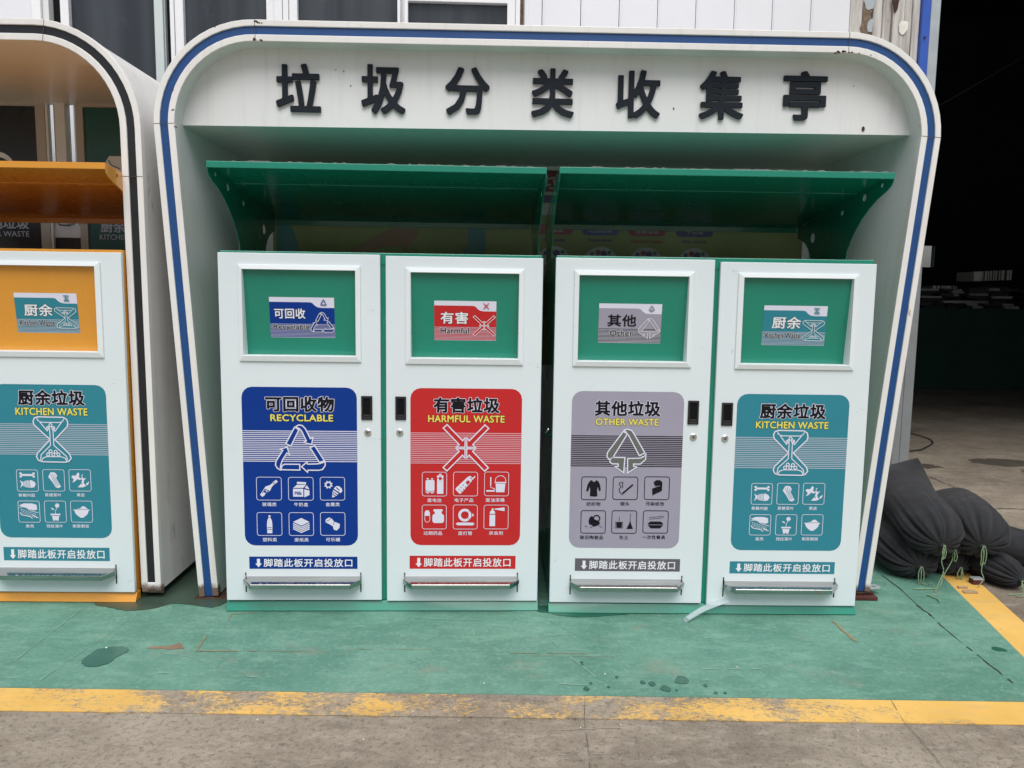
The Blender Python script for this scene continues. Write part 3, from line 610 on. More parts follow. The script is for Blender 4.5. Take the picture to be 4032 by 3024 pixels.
def make_poster(root, kind, bx):
    K = KIND[kind]; S = flat_surface(0.); x0, z0, x1, z1 = bx['poster']
    d = Draw(S); d.poly(rrect(x0, z0, x1, z1, .045, 4), K['bg'], 0); po = d.build('poster', root); po['label'] = '%s %s poster' % (K['word'], K['en'].lower())
    sx0, sz0, sx1, sz1 = bx['stripe']; d = Draw(S); n = 17; p = (sz1-sz0)/(n-.5)
    for k in range(n): z = sz0+k*p; d.rect(x0, z, x1, z+p*(.42 if kind != 'other' else .5), K['line'], 1)
    d.build('stripe_band', po)
    d = Draw(S); put_text(d, K['cn'], bx['title'], 'ink_black', 2, .034, 'ink_lavender', .030, 1.06); d.build('title_lettering', po)
    d = Draw(S); put_text(d, K['en'], bx['eng'], 'ink_yellow', 2, .022, 'ink_black', .03, 1.06); d.build('subtitle_lettering', po)
    d = Draw(S); draw_symbol(d, kind, bx['sym'], K['sfill'], 'ink_lavender', .0052); d.build('waste_symbol', po)
    for k in range(6):
        b = bx['icons'][k]; d = Draw(S); draw_icon(d, K['icons'][k], b, K['fg'], K['bg'], .0022 if kind != 'other' else .0032); d.build('pictogram', po)
        t = K['cap'][k]; h = bx.get('ch', .0175); w = h*1.16*len(t); cx = (b[0]+b[2])/2-(.006 if len(t) > 3 else 0); zt = b[1]-.010
        d = Draw(S); put_text(d, t, (cx-w/2, zt-h, cx+w/2, zt), K['fg'], 1, .012, None, 0, 1.08); d.build('caption', po)
    # foot strip
    x0, z0, x1, z1 = bx['strip']; c = 'ink_darkgrey' if kind == 'other' else K['bg']
    d = Draw(S); d.rect(x0, z0, x1, z1, c, 0); st = d.build('instruction_strip', root); st['label'] = '%s strip with a down arrow and white lettering' % K['word']
    h = z1-z0; a0 = x0+.028; d = Draw(S); put_text(d, '脚踏此板开启投放口', (a0+.034, z0+h*.16, x1-.022, z1-h*.16), 'ink_white', 1, .016, None, 0, 1.1); d.build('lettering', st)
    d = Draw(S); cx = a0+.012
    d.poly([(cx-.0065, z1-.010), (cx-.0065, z0+.024), (cx-.014, z0+.024), (cx, z0+.007), (cx+.014, z0+.024), (cx+.0065, z0+.024), (cx+.0065, z1-.010)], 'ink_white', 1); d.build('arrow_mark', st)
def make_cabinet(root, paintm, doors):
    """root local: x 0..1.36, door face y=0, depth +y"""
    b = MB(); b.box(.003, 1.357, .0605, .90, .046, 1.566, paintm)
    hl = [[(i[0]-.006, i[1]-.006), (i[2]+.006, i[1]-.006), (i[2]+.006, i[3]+.006), (i[0]-.006, i[3]+.006)] for i in (D['inner'] for D in doors)]
    b.prism([(.003, .046), (1.357, .046), (1.357, 1.566), (.003, 1.566)], lambda p: (p[0], .021, p[1]), lambda p: (p[0], .060, p[1]), paintm, hl); body = b.build('body', root, bevel=.003)
    tr = MB(); tr.box(.675, .694, .0195, .0212, 1.515, 1.5165, 'recess_black'); tr.build('seam', root)
    sk = MB(); sk.prism([(-.006, 0), (.015, .038), (.05, .038), (.05, 0)], lambda p: (-.004, p[0], p[1]+.007), lambda p: (1.364, p[0], p[1]+.007), paintm)
    sk.build('plinth', root, bevel=.002)
    # hood: sloping roof sheet with front lip, back lip, stiffening fold
    rz = lambda y: 1.912-.13*(y+.10)
    h = MB()
    prof = [(-.1, 1.912), (.9, rz(.9)), (.9, rz(.9)-.005), (-.094, 1.907)]
    h.prism(prof, lambda p: (.0, p[0], p[1]), lambda p: (1.36, p[0], p[1]), paintm)
    h.prism([(-.100, 1.9105), (-.100, 1.885), (-.085, 1.885), (-.085, 1.888), (-.096, 1.888), (-.096, 1.9105)], lambda p: (.0005, p[0], p[1]), lambda p: (1.3595, p[0], p[1]), paintm)
    h.box(.008, 1.352, .895, .899, 1.752, 1.782, paintm)
    h.prism([(.20, rz(.20)-.005), (.23, rz(.23)-.005), (.2295, rz(.23)-.0085), (.202, rz(.20)-.0085)], lambda p: (.01, p[0], p[1]), lambda p: (1.35, p[0], p[1]), paintm)
    hood = h.build('hood', root, bevel=.0015)
    ck = [(-.098, 1.909), (-.0975, 1.888), (-.093, 1.872), (-.078, 1.858), (-.045, 1.843), (.03, 1.820), (.10, 1.788), (.16, 1.752), (.21, 1.712), (.255, 1.665), (.288, 1.62), (.302, 1.567),
          (.70, 1.567), (.715, 1.62), (.745, 1.66), (.79, 1.69), (.85, 1.712), (.893, 1.72), (.896, rz(.9)-.006)]
    holes = []
    for cy, cz, r in ((-.004, 1.873, .009), (.147, 1.842, .016), (.36, 1.80, .012), (.69, 1.71, .026)):
        holes.append([(cy+r*math.cos(2*math.pi*k/14), cz+r*math.sin(2*math.pi*k/14)) for k in range(14)])
    for x0, x1 in ((0., .003), (1.357, 1.36)):
        c = MB(); c.prism(ck, lambda p: (x0, p[0], p[1]), lambda p: (x1, p[0], p[1]), paintm, holes); c.build('side_plate', hood)
    for x in (.03, 1.33):
        c = MB(); c.tube([(x, .32, 1.566), (x, .32, 1.573), (x, .32, 1.577)], .008, 'chrome', 8); c.build('bolt', hood)
    if paintm == 'green_paint':
        c = MB(); rn = random.Random(int(root.location.x*100)+5)
        for k in range(34):
            x = rn.uniform(.1, 1.33); r = rn.uniform(.0008, .0017); n = 6; w = rn.uniform(.006, .020)
            c.tube([(x-w, -.098, 1.9115), (x-w*.5, -.099, 1.9125), (x, -.099, 1.913), (x+w*.5, -.099, 1.9125), (x+w, -.098, 1.9115)], lambda t: r*math.sin(math.pi*min(max(t, .08), .92)), 'chrome', 6)
        tag(c.build('water_beads', hood), kind='stuff')
    for D in doors:
        x0, x1, dz = D['x0'], D['x1'], D.get('dz', 0); fr, inn = D['frame'], D['inner']
        dm = MB(); z0d, z1d = .050+dz, 1.554+dz
        dm.ring((x0, z0d, x1, z1d), (inn[0]-.004, inn[1]-.004, inn[2]+.004, inn[3]+.004), 0, .02, 'door_white'); door = dm.build('door', root, bevel=.003)
        f = MB(); f.ring(fr, (inn[0], inn[1], inn[2], inn[3]), -.007, .002, 'frame_white', -.012)
        f.ring((inn[0]-.0035, inn[1]-.0035, inn[2]+.0035, inn[3]+.0035), (inn[0]+.0005, inn[1]+.0005, inn[2]-.0005, inn[3]-.0005), .0025, .055, 'frame_white'); f.build('window_frame', door, bevel=.0012, seg=1)
        # slanting flap
        yt, yb = .010, .050
        def S(x, z, L=0, i=inn): t = (i[3]-z)/(i[3]-i[1]); return (x, yt+(yb-yt)*t-.0005*(L+1), z)
        fd = Draw(S); fd.rect(*inn, paintm, -1); flap = fd.build('flap', root); flap['label'] = ('green' if paintm == 'green_paint' else 'orange')+' flap in the door window'
        if D.get('kind'):
            K = KIND[D['kind']]; s = D['sign']; xw = D['xw']; sh = .030*xw/3.25; s = (s[0]+sh, s[1], s[2]+sh, s[3]); w, hh = s[2]-s[0], s[3]-s[1]
            q = lambda u, v: (s[0]+u*w, s[3]-v*hh)
            d = Draw(S); d.rect(*s, 'ink_lavender', 0); 
            d.poly([q(0, .12), q(.62, .12), q(.66, .135), q(.70, .20), (q(.74, .24)), q(.80, .255), q(1, .255), q(1, .64), q(0, .64)], K['bg'], 1)
            n = 11
            if D['kind'] == 'other': d.rect(*q(0, 1), *q(1, .64), 'ink_lavender', 1)
            for k in range(n): v = .64+.36*k/n; a = q(0, v+.36/n*.55); b2 = q(1, v); d.rect(a[0], a[1], b2[0], b2[1], K['bg'] if D['kind'] != 'other' else 'ink_black', 2)
            sg = d.build('sign_plate', flap); sg['label'] = '%s sign reading %s' % (K['word'], K['s_en'])
            d = Draw(S); nc = len(K['s_cn']); uw = (.07, .55) if nc == 3 else (.10, .545) if D['kind'] == 'harm' else (.14, .60)
            a = q(uw[0], .53 if nc == 3 else .58); b2 = q(uw[1], .275)
            put_text(d, K['s_cn'], (a[0], a[1], b2[0], b2[1]), 'ink_black' if D['kind'] == 'other' else 'ink_white', 3, .02, None if D['kind'] == 'other' else 'ink_black', .02, 1.05); d.build('lettering', flap); d = Draw(S)
            a = q(.05 if len(K['s_en']) > 9 else .1 if nc != 2 or D['kind'] != 'other' else .18, .825); b2 = q(.61 if len(K['s_en']) > 9 else .56, .675)
            put_text(d, K['s_en'], (a[0], a[1], b2[0], b2[1]), 'ink_black', 3, .016, 'ink_white', .035); d.build('lettering', flap)
            d = Draw(S); a = q(.655, .88); b2 = q(.965, .36); draw_symbol(d, D['kind'], (a[0]-.008, a[1], b2[0]+.006, b2[1]), 'ink_grey' if D['kind'] == 'other' else K['sfill'], 'ink_white', .0021, 4); d.build('waste_symbol', flap); d = Draw(S)
            a = q(.79, .20); b2 = q(.88, .05); draw_symbol(d, D['kind'], (a[0], a[1], b2[0], b2[1]), 'ink_lavender', K['sfill'], .0016, 3); d.build('waste_symbol', flap)
            make_poster(root, D['kind'], D)
        if D.get('handle'):
            hx, hz0, hx1, hz1 = D['handle']; c = MB()
            c.ring((hx, hz0, hx1, hz1), (hx+.009, hz0+.010, hx1-.009, hz1-.010), -.006, .001, 'plastic_black'); 
            c.add([(hx+.008, -.0008, hz0+.01), (hx1-.008, -.0008, hz0+.01), (hx1-.008, -.0016, hz1-.009), (hx+.008, -.0016, hz1-.009)], [(0, 1, 2, 3)], 'recess_black')
            c.box(hx+.0085, hx1-.0085, -.0048, -.002, hz0+.010, hz0+.022, 'plastic_black')
            c.build('handle', door, bevel=.002)
            lx_, lz = D['lock']; c = MB(); c.tube([(lx_, .001, lz), (lx_, -.004, lz), (lx_, -.006, lz)], lambda t: .0150-.003*(t > .9), 'chrome', 20); c.tube([(lx_, -.005, lz), (lx_, -.0085, lz)], .0072, 'steel', 14)
            c.box(lx_-.001, lx_+.001, -.0092, -.008, lz-.005, lz+.004, 'recess_black'); c.build('lock', door)
        if D.get('pedal'):
            px0, px1, pz = D['pedal']; dm = .118
            pts = [(px0+.008, .002), (px0-.006, -.024), (px0+.036, -.066), (px1-.036, -.066), (px1+.006, -.024), (px1-.008, .002)]
            zz = lambda y: pz+y*.21; c = MB(); c.prism(pts, lambda p: (p[0], p[1], zz(p[1])), lambda p: (p[0], p[1], zz(p[1])-.0025), 'steel')
            rim = pts[1:5]
            for a, b2 in zip(rim, rim[1:]):
                dx, dy = b2[0]-a[0], b2[1]-a[1]; l_ = math.hypot(dx, dy); nx, ny = -dy/l_*.002, dx/l_*.002
                c.prism([a, b2, (b2[0]+nx, b2[1]+ny), (a[0]+nx, a[1]+ny)], lambda p: (p[0], p[1], zz(p[1])+.0008), lambda p: (p[0], p[1]+.0045, zz(p[1])-.022), 'steel')
            for xa in (px0, px1-.002):
                c.prism([(-.024, pz-.004), (.004, pz+.015), (.004, pz-.03), (-.024, pz-.024)], lambda p: (xa, p[0], p[1]), lambda p: (xa+.002, p[0], p[1]), 'steel')
            c.build('foot_pedal', root, bevel=.0008, seg=1)
            for xa in (px0-.0012, px1-.0012):
                c = MB(); c.box(xa-.002, xa+.0032, -.0010, .003, pz-.071, pz+.017, 'recess_black'); c.build('pedal_slot', door)

def cab_xw(loc, rz, x): return loc[0]+x*math.cos(rz)
LA, RA = (-1.23382, 3.23729, 0), .036929
LB, RB = (.177954, 3.266844, 0), .017649
d1 = dict(kind='recycle', x0=0, x1=.6735, dz=.003, frame=(.083, 1.104, .592, 1.509), inner=(.101, 1.129, .571, 1.489), sign=(.211, 1.204, .484, 1.375), poster=(.085, .301, .572, .995), title=(.184, .889, .476, .956), eng=(.205, .848, .471, .878),
          stripe=(.087, .672, .573, .808), sym=(.222, .627, .435, .834), icons=[(.140, .503, .246, .604), (.276, .503, .382, .604), (.412, .504, .517, .605), (.139, .346, .245, .448), (.276, .346, .381, .448), (.411, .347, .517, .449)],
          strip=(.101, .196, .569, .251), handle=(.591, .857, .638, .960), lock=(.618, .802), pedal=(.0855, .5835, .162))
d2 = dict(kind='harm', x0=.6965, x1=1.36, dz=-.001, frame=(.780, 1.099, 1.280, 1.505), inner=(.802, 1.125, 1.259, 1.486), sign=(.901, 1.200, 1.166, 1.369), poster=(.800, .304, 1.279, .996), title=(.899, .890, 1.183, .958), eng=(.876, .849, 1.205, .880),
          stripe=(.800, .668, 1.278, .804), sym=(.941, .635, 1.137, .840), icons=[(.851, .524, .957, .630), (.986, .525, 1.091, .631), (1.121, .526, 1.226, .632), (.851, .377, .956, .484), (.986, .377, 1.091, .485), (1.120, .378, 1.226, .485)],
          strip=(.796, .197, 1.261, .256), handle=(.736, .858, .782, .959), lock=(.755, .803), pedal=(.775, 1.271, .162))
d3 = dict(kind='other', x0=0, x1=.672, dz=.002, frame=(.079, 1.099, .585, 1.504), inner=(.099, 1.122, .563, 1.484), sign=(.185, 1.199, .454, 1.367), poster=(.080, .302, .563, .993), title=(.179, .886, .462, .954), eng=(.184, .846, .455, .876),
          stripe=(.079, .665, .561, .801), sym=(.232, .637, .406, .832), icons=[(.130, .518, .237, .619), (.267, .520, .374, .620), (.404, .521, .512, .622), (.131, .368, .238, .469), (.266, .369, .374, .470), (.403, .371, .512, .471)],
          strip=(.109, .197, .572, .254), handle=(.580, .854, .627, .957), lock=(.608, .799), pedal=(.091, .583, .161))
d4 = dict(kind='kitchen', x0=.696, x1=1.36, dz=-.006, frame=(.773, 1.096, 1.285, 1.503), inner=(.795, 1.118, 1.262, 1.484), sign=(.886, 1.198, 1.159, 1.368), poster=(.792, .297, 1.279, .989), title=(.892, .882, 1.178, .950), eng=(.877, .840, 1.192, .871),
          stripe=(.794, .665, 1.279, .802), sym=(.955, .634, 1.113, .833), icons=[(.872, .504, .963, .597), (.985, .505, 1.079, .599), (1.099, .506, 1.193, .600), (.871, .366, .963, .458), (.986, .367, 1.078, .459), (1.100, .368, 1.193, .460)],
          strip=(.792, .191, 1.258, .246), handle=(.726, .850, .774, .950), lock=(.745, .794), pedal=(.768, 1.262, .156), ch=.0155)
for dd in (d1, d2): dd['xw'] = cab_xw(LA, RA, (dd['sign'][0]+dd['sign'][2])/2)
for dd in (d3, d4): dd['xw'] = cab_xw(LB, RB, (dd['sign'][0]+dd['sign'][2])/2)
ca = thing('waste_cabinet', 'green and white two-door waste cabinet with blue recyclable and red harmful waste posters', 'cabinet', LA, RA, 'waste sorting cabinets')
make_cabinet(ca, 'green_paint', [d1, d2])
cb = thing('waste_cabinet', 'green and white two-door waste cabinet with grey other waste and teal kitchen waste posters', 'cabinet', LB, RB, 'waste sorting cabinets')
make_cabinet(cb, 'green_paint', [d3, d4])
OX = 1.34
sx = lambda b: (b[0]+OX, b[1], b[2]+OX, b[3])
dO = dict(kind='kitchen', x0=.6965, x1=1.36, dz=0, frame=sx((-.601, 1.103, -.068, 1.512)), inner=sx((-.582, 1.128, -.090, 1.494)), sign=sx((-.438, 1.206, -.170, 1.378)), poster=sx((-.558, .300, -.069, .984)), title=sx((-.449, .892, -.161, .961)), eng=sx((-.462, .849, -.151, .882)),
          stripe=sx((-.546, .674, -.068, .812)), sym=sx((-.388, .641, -.231, .843)), icons=[sx(b) for b in [(-.473, .510, -.381, .606), (-.359, .512, -.266, .608), (-.245, .513, -.151, .609), (-.474, .370, -.381, .466), (-.359, .371, -.266, .467), (-.245, .372, -.151, .468)]],
          strip=sx((-.550, .195, -.084, .256)), pedal=(.758, 1.282, .162), xw=-2.0, ch=.0155)
dP = dict(x0=0, x1=.6735, frame=(.083, 1.104, .592, 1.509), inner=(.101, 1.129, .571, 1.489))
LO, RO = (-1.696154+.02*math.cos(.018)-1.36*math.cos(.018), 3.318037-1.34*math.sin(.018), 0), .018
co = thing('waste_cabinet', 'orange and white waste cabinet with a teal kitchen waste poster, in the left shelter', 'cabinet', LO, RO, 'waste sorting cabinets')
make_cabinet(co, 'orange_paint', [dP, dO])

c = MB(); c.tube([(.003, .14, .80), (-.012, .13, .805), (-.022, .13, .79), (-.018, .14, .775), (.003, .14, .77)], .006, 'chrome', 8); c.build('side_latch', cb, smooth=True)
for root_, pts_ in ((ca, [(.62, 1.32), (.655, .78), (.70, 1.28), (1.33, 1.1), (.03, .72)]), (cb, [(.62, 1.18), (.77, 1.17), (1.33, .92), (.74, 1.52), (.77, 1.50), (.02, .25)]), (co, [(1.33, .10), (1.32, 1.0)])):
    c = Draw(flat_surface(0.)); rn = random.Random(len(pts_))
    for x, z in pts_:
        for k in range(4): a = x+rn.uniform(-.02, .02); b = z+rn.uniform(-.01, .01); l_ = rn.uniform(.002, .010); c.poly([(a, b), (a+l_, b+rn.uniform(-.002, .003)), (a+l_, b+.0015), (a, b+.0012)], 'line_grey', 0)
    tag(c.build('scuff_marks', root_), kind='stuff')

# ------------------------------------------------------------------ shelters
def arc(cx, cz, rx, rz, a0, a1, n=14): return [(cx+rx*math.cos(R(a0+(a1-a0)*k/n)), cz+rz*math.sin(R(a0+(a1-a0)*k/n))) for k in range(n+1)]
def offset(path, d):
    out = []
    for i, p in enumerate(path):
        a = Vector(path[max(i-1, 0)]); b = Vector(path[min(i+1, len(path)-1)]); t = (b-a).normalized(); out.append((p[0]+t.y*d, p[1]-t.x*d))
    return out
def band(mb, path, o0, o1, y0, y1, mat, mat_in=None):
    A, B = offset(path, o0), offset(path, o1); n = len(path)
    vs = [(x, y0, z) for x, z in A]+[(x, y0, z) for x, z in B]+[(x, y1, z) for x, z in A]+[(x, y1, z) for x, z in B]; fs = []; fi = []
    for i in range(n-1):
        fs += [(i, i+1, n+i+1, n+i), (2*n+i+1, 2*n+i, 3*n+i, 3*n+i+1), (i+1, i, 2*n+i, 2*n+i+1)]; fi.append((n+i, n+i+1, 3*n+i+1, 3*n+i))
    fs += [(0, n, 3*n, 2*n), (n-1, 3*n-1, 4*n-1, 2*n-1)]
    k = len(mb.v); mb.add(vs, fs, mat); i2 = mb.m(mat_in or mat)
    for f in fi: mb.f.append([k+j for j in f]); mb.mi.append(i2)
def seg_pts(a, b, n=10): return [(a[0]+(b[0]-a[0])*k/n, a[1]+(b[1]-a[1])*k/n) for k in range(n)]
def shelter(root, path, stripe, depth=1.06):
    r = MB(); band(r, path, 0, .026, 0, .035, 'kiosk_white'); o = r.build('outer_rim', root, bevel=.0025)
    r = MB(); band(r, path, .0262, .0598, .007, .03, stripe); r.build('stripe', root)
    r = MB(); band(r, path, .060, .088, 0, .035, 'kiosk_white'); r.build('inner_rim', root, bevel=.0025)
    s = MB(); band(s, path, .004, .086, .036, depth, 'shell_white', 'lining_white'); sh = s.build('shell', root)
    sh.data.polygons.foreach_set('use_smooth', [True]*len(sh.data.polygons)); 
    m = sh.modifiers.new('edge', 'EDGE_SPLIT'); m.split_angle = R(35)
    for i, (k, ang) in enumerate(((10, 0), (24, 90), (30, 90), (44, 0))):
        p = path[k]; c = MB(); q0, q1 = offset(path, 0)[k], offset(path, .088)[k]; t = (Vector(q1)-Vector(q0)).normalized(); n_ = Vector((-t.y, t.x))*.0011
        a0, a1 = Vector(q0)+t*.001, Vector(q1)-t*.001
        c.prism([a0+n_, a1+n_, a1-n_, a0-n_], lambda p: (p[0], -.0006, p[1]), lambda p: (p[0], .0004, p[1]), 'crack_fine'); c.build('seam', root)
    return sh
P1 = seg_pts((0, .012), (-.128, 2.10))+arc(.307, 2.10, .435, .435, 180, 90)+seg_pts((.307, 2.535), (2.853, 2.549), 6)[1:]+arc(2.853, 2.113, .436, .436, 90, 0)+seg_pts((3.289, 2.113), (3.107, .035))[1:]+[(3.107, .035)]
LK, RK = (-1.4110679, 3.370727, 0), .036647
k1 = thing('waste_shelter', 'large white waste shelter with a blue stripe round its arched rim and black title letters', 'shelter', LK, RK, 'waste collection shelters')
shelter(k1, P1, 'blue_stripe')
inn = offset(P1, .084)
top = [p for p in inn if p[1] > 2.14]
fz = lambda x: 2.1165+.0079*(x+.034)
fas = MB(); poly = [(top[0][0]-.005, fz(top[0][0]))]+[(-.041, 2.13)]+top+[(3.198, 2.15)]+[(3.204, fz(3.2))]
poly = [(-.044, fz(-.04))]+top+[(3.203, fz(3.2))]
fas.prism(poly, lambda p: (p[0], .10, p[1]), lambda p: (p[0], .118, p[1]), 'lining_white'); fas.build('fascia', k1)
so_ = MB(); so_.prism([(-.045, fz(-.04)+.001), (3.204, fz(3.2)+.001), (3.204, fz(3.2)+.018), (-.045, fz(-.04)+.018)], lambda p: (p[0], .119, p[1]), lambda p: (p[0], 1.04, p[1]), 'lining_white'); so_.build('soffit', k1)
bk = MB(); ip = [p for p in offset(P1, .07)]; bk.prism(ip, lambda p: (p[0], 1.041, p[1]), lambda p: (p[0], 1.056, p[1]), 'lining_white'); bk.build('back_panel', k1)
LB_ = [(.367, 2.182, .560, 2.385), (.737, 2.182, .929, 2.390), (1.104, 2.185, 1.299, 2.387), (1.484, 2.183, 1.672, 2.391), (1.860, 2.188, 2.056, 2.393), (2.234, 2.189, 2.431, 2.398), (2.609, 2.194, 2.806, 2.406)]
def glyph_square(ch, off, h=.0125):
    """glyph outline grown with square corners, like a cut-out letter"""
    V, F, E = text_base(ch, 1.); V = np.array(V); P = []
    for i, j in E:
        n = max(1, int(np.linalg.norm(V[i]-V[j])/.007)); P += [V[i]+(V[j]-V[i])*k/n for k in range(n+1)]
    P = np.array(P); x0, y0 = V.min(0)-.06; x1, y1 = V.max(0)+.06; xs = np.arange(x0, x1+h, h); ys = np.arange(y0, y1+h, h)
    sd = np.empty((len(ys), len(xs))); A = V[[e[0] for e in E]]; B = V[[e[1] for e in E]]
    for j, y in enumerate(ys):
        d = np.maximum(np.abs(P[None, :, 0]-xs[:, None]), np.abs(P[None, :, 1]-y)).min(1); px = xs[:, None]+1.234e-6
        cr = (A[:, 0] > px) != (B[:, 0] > px); dx = np.where(np.abs(B[:, 0]-A[:, 0]) < 1e-12, 1e-12, B[:, 0]-A[:, 0])
        yy = A[:, 1]+(px-A[:, 0])/dx*(B[:, 1]-A[:, 1]); sd[j] = np.where(((cr & (yy > y)).sum(1) % 2) == 1, -d, d)
    key = (ch+'#sq', 1., .5); SDF[key] = (xs, ys, sd); TC[('b', ch+'#sq', 1.)] = TC[('b', ch, 1.)]
    SDF[(ch+'#sq', 1., h)] = (xs, ys, sd)
    return text_raw(ch+'#sq', off, 1., h, False)
for ch, bx in zip('垃圾分类收集亭', LB_):
    T = text_fit(ch, bx, .021); vs, fs = glyph_square(ch, .021)
    bm = bmesh.new(); bv = [bm.verts.new((T(v)[0], .088, T(v)[1])) for v in vs]
    for f in fs:
        try: bm.faces.new([bv[i] for i in f])
        except ValueError: pass
    bmesh.ops.remove_doubles(bm, verts=bm.verts, dist=1e-5)
    bmesh.ops.recalc_face_normals(bm, faces=bm.faces)
    if sum(f.normal.y*f.calc_area() for f in bm.faces) > 0: bmesh.ops.reverse_faces(bm, faces=bm.faces)
    ex = bmesh.ops.extrude_face_region(bm, geom=list(bm.faces)); vv = set(e for e in ex['geom'] if isinstance(e, bmesh.types.BMVert))
    for v in bm.verts: v.co.y = .086 if v in vv else .0975
    me = bpy.data.meshes.new('letter'); bm.to_mesh(me); bm.free(); me.materials.append(M['letter_black'])
    o = bpy.data.objects.new('letter', me); COL.objects.link(o); o.parent = k1; o['label'] = 'black cut-out character ' + ch
# poster on the back wall
S = flat_surface(1.040)
d = Draw(S); d.rect(.086, 1.0, 3.123, 2.11, 'bp_green', 0); bp = d.build('back_poster', k1); bp['label'] = 'shade-darkened yellow-green waste guide poster on the back wall'
d = Draw(S); d.rect(1.50, 1.99, 2.9, 2.105, 'bp_red', 1); d.rect(1.5, 1.972, 2.9, 1.988, 'bp_pale', 1); d.rect(1.5, 1.93, 2.9, 1.968, 'bp_navy', 1); d.rect(1.5, 1.86, 2.9, 1.925, 'bp_pale', 1)
put_text(d, '垃圾分类', (1.60, 2.00, 2.2, 2.09), 'bp_pale', 2, .02); d.build('banner', bp)
d = Draw(S); d.poly([(.40, 1.60), (.526, 1.645), (.62, 1.70), (.70, 1.745), (.76, 1.775), (.90, 1.77), (.905, 1.735), (.83, 1.638), (.80, 1.675), (.70, 1.665), (.60, 1.62), (.5, 1.56)], 'bp_orange', 1); d.build('arrow_mark', bp)
d = Draw(S); d.poly([(1.182, 1.80), (1.285, 1.80), (1.29, 1.70), (1.273, 1.60), (1.15, 1.60), (1.19, 1.70)], 'bp_teal', 1); d.build('swoosh', bp); d = Draw(S); d.poly([(.06+.05, 1.9), (.2, 1.75), (.25, 1.6), (.1, 1.4)], 'bp_teal', 1); d.build('swoosh', bp)
for cx, w, c, t, e, ec, cc in ((1.68, .215, 'bp_red', '湿垃圾', 'Wet waste', 'bp_navy', 1.68), (1.945, .211, 'bp_blue', '可回收物', 'Recyclable', 'bp_navy', 1.951), (2.215, .217, 'bp_red', '有害垃圾', 'Harmful waste', 'bp_red', 2.214), (2.49, .217, 'bp_navy', '干垃圾', 'Dry refuse', 'bp_navy', 2.494)):
    d = Draw(S); d.poly(rrect(cx-w/2, 1.750, cx+w/2, 1.810, .025, 4), c, 2); d.build('pill', bp)
    d = Draw(S); lw = .034*len(t); put_text(d, t, (cx-lw/2, 1.764, cx+lw/2, 1.793), 'bp_pale', 3, .01); d.build('lettering', bp); d = Draw(S); ew = .0138*len(e); put_text(d, e, (cx-ew/2, 1.711, cx+ew/2, 1.731), ec, 2, .03); d.build('lettering', bp)
    d = Draw(S); d.circ(cc, 1.58, .106, 'bp_pale', 2, 28)
    for k in range(4): d.circ(cc-.05+.033*k, 1.645+.008*(k % 2), .012+.004*(k % 3), ('bp_blue', 'bp_red', 'bp_navy', 'bp_teal')[k], 3, 7)
    d.build('picture_disc', bp)
# feet, bracket
for x0, x1, z1 in ((-.0, .095, .011),):
    c = MB(); c.box(x0-.02, x1+.05, -.01, .10, .0, .010, 'rust'); c.build('foot_plate', k1, bevel=.002)
c = MB(); c.box(3.02, 3.125, -.002, .1, .028, .034, 'rust'); c.build('foot_plate', k1)
c = MB(); c.tube([(3.075, .05, .006+.012), (3.075, .05, .028)], .045, 'rubber', 18); c.build('rubber_foot', k1)
c = MB(); ring_ = [(3.125+.022*math.cos(w)+.03, .06+.022*math.sin(w)) for w in [2*math.pi*k/12 for k in range(12)]]
c.prism([(3.11, .03), (3.175, .04), (3.19, .06), (3.175, .09), (3.11, .09)], lambda p: (p[0], p[1], .040), lambda p: (p[0], p[1], .036), 'zinc', [[(3.155+.012*math.cos(2*math.pi*k/10), .063+.012*math.sin(2*math.pi*k/10)) for k in range(10)]]); c.build('fixing_bracket', k1)
br = MB(); br.box(-.055, .055, -.045, .045, .0, .017, 'brick_red'); o = br.build('wooden_block', loc=(1.665, 3.50, .005), bevel=.003); tag(o, 'flat red-brown block packed under the blue striped shelter leg', 'block')
# small blemishes on the fascia
c = MB()
for x, z, r in ((2.985, 2.165, .010), (2.12, 2.235, .004), (.66, 2.36, .003), (.69, 2.30, .003), (.625, 2.365, .002), (2.93, 2.35, .002)):
    c.prism(blob([(x+r*.7*math.cos(w), z+r*math.sin(w)) for w in [2*math.pi*k/6 for k in range(6)]], r*.2, 2), lambda p: (p[0], .096, p[1]), lambda p: (p[0], .0998, p[1]), 'rust')
tag(c.build('blemish', k1), kind='stuff')
c = MB(); rn = random.Random(3)   # rust blooms along the rim seams
for x, z, r in ((.315, 2.528, .010), (.33, 2.522, .006), (.30, 2.455, .010), (.33, 2.452, .008), (2.80, 2.464, .012), (2.83, 2.465, .012), (2.86, 2.466, .008), (2.90, 2.462, .005), (2.95, 2.454, .004), (-.045, 2.24, .005), (-.045, 2.16, .006), (2.81, 2.497, .003), (-.036, 2.09, .006), (.14, 2.5, .004), (.18, 2.517, .003)):
    for k in range(3):
        x_, z_ = x+rn.uniform(-1, 1)*r, z+rn.uniform(-1, .4)*r*.5
        c.prism(blob([(x_+r*.6*math.cos(w), z_+r*.35*math.sin(w)) for w in [2*math.pi*j/6 for j in range(6)]], r*.18, 2, k), lambda p: (p[0], -.0012, p[1]), lambda p: (p[0], -.0004, p[1]), 'rust')
tag(c.build('rust_bloom', k1), kind='stuff')

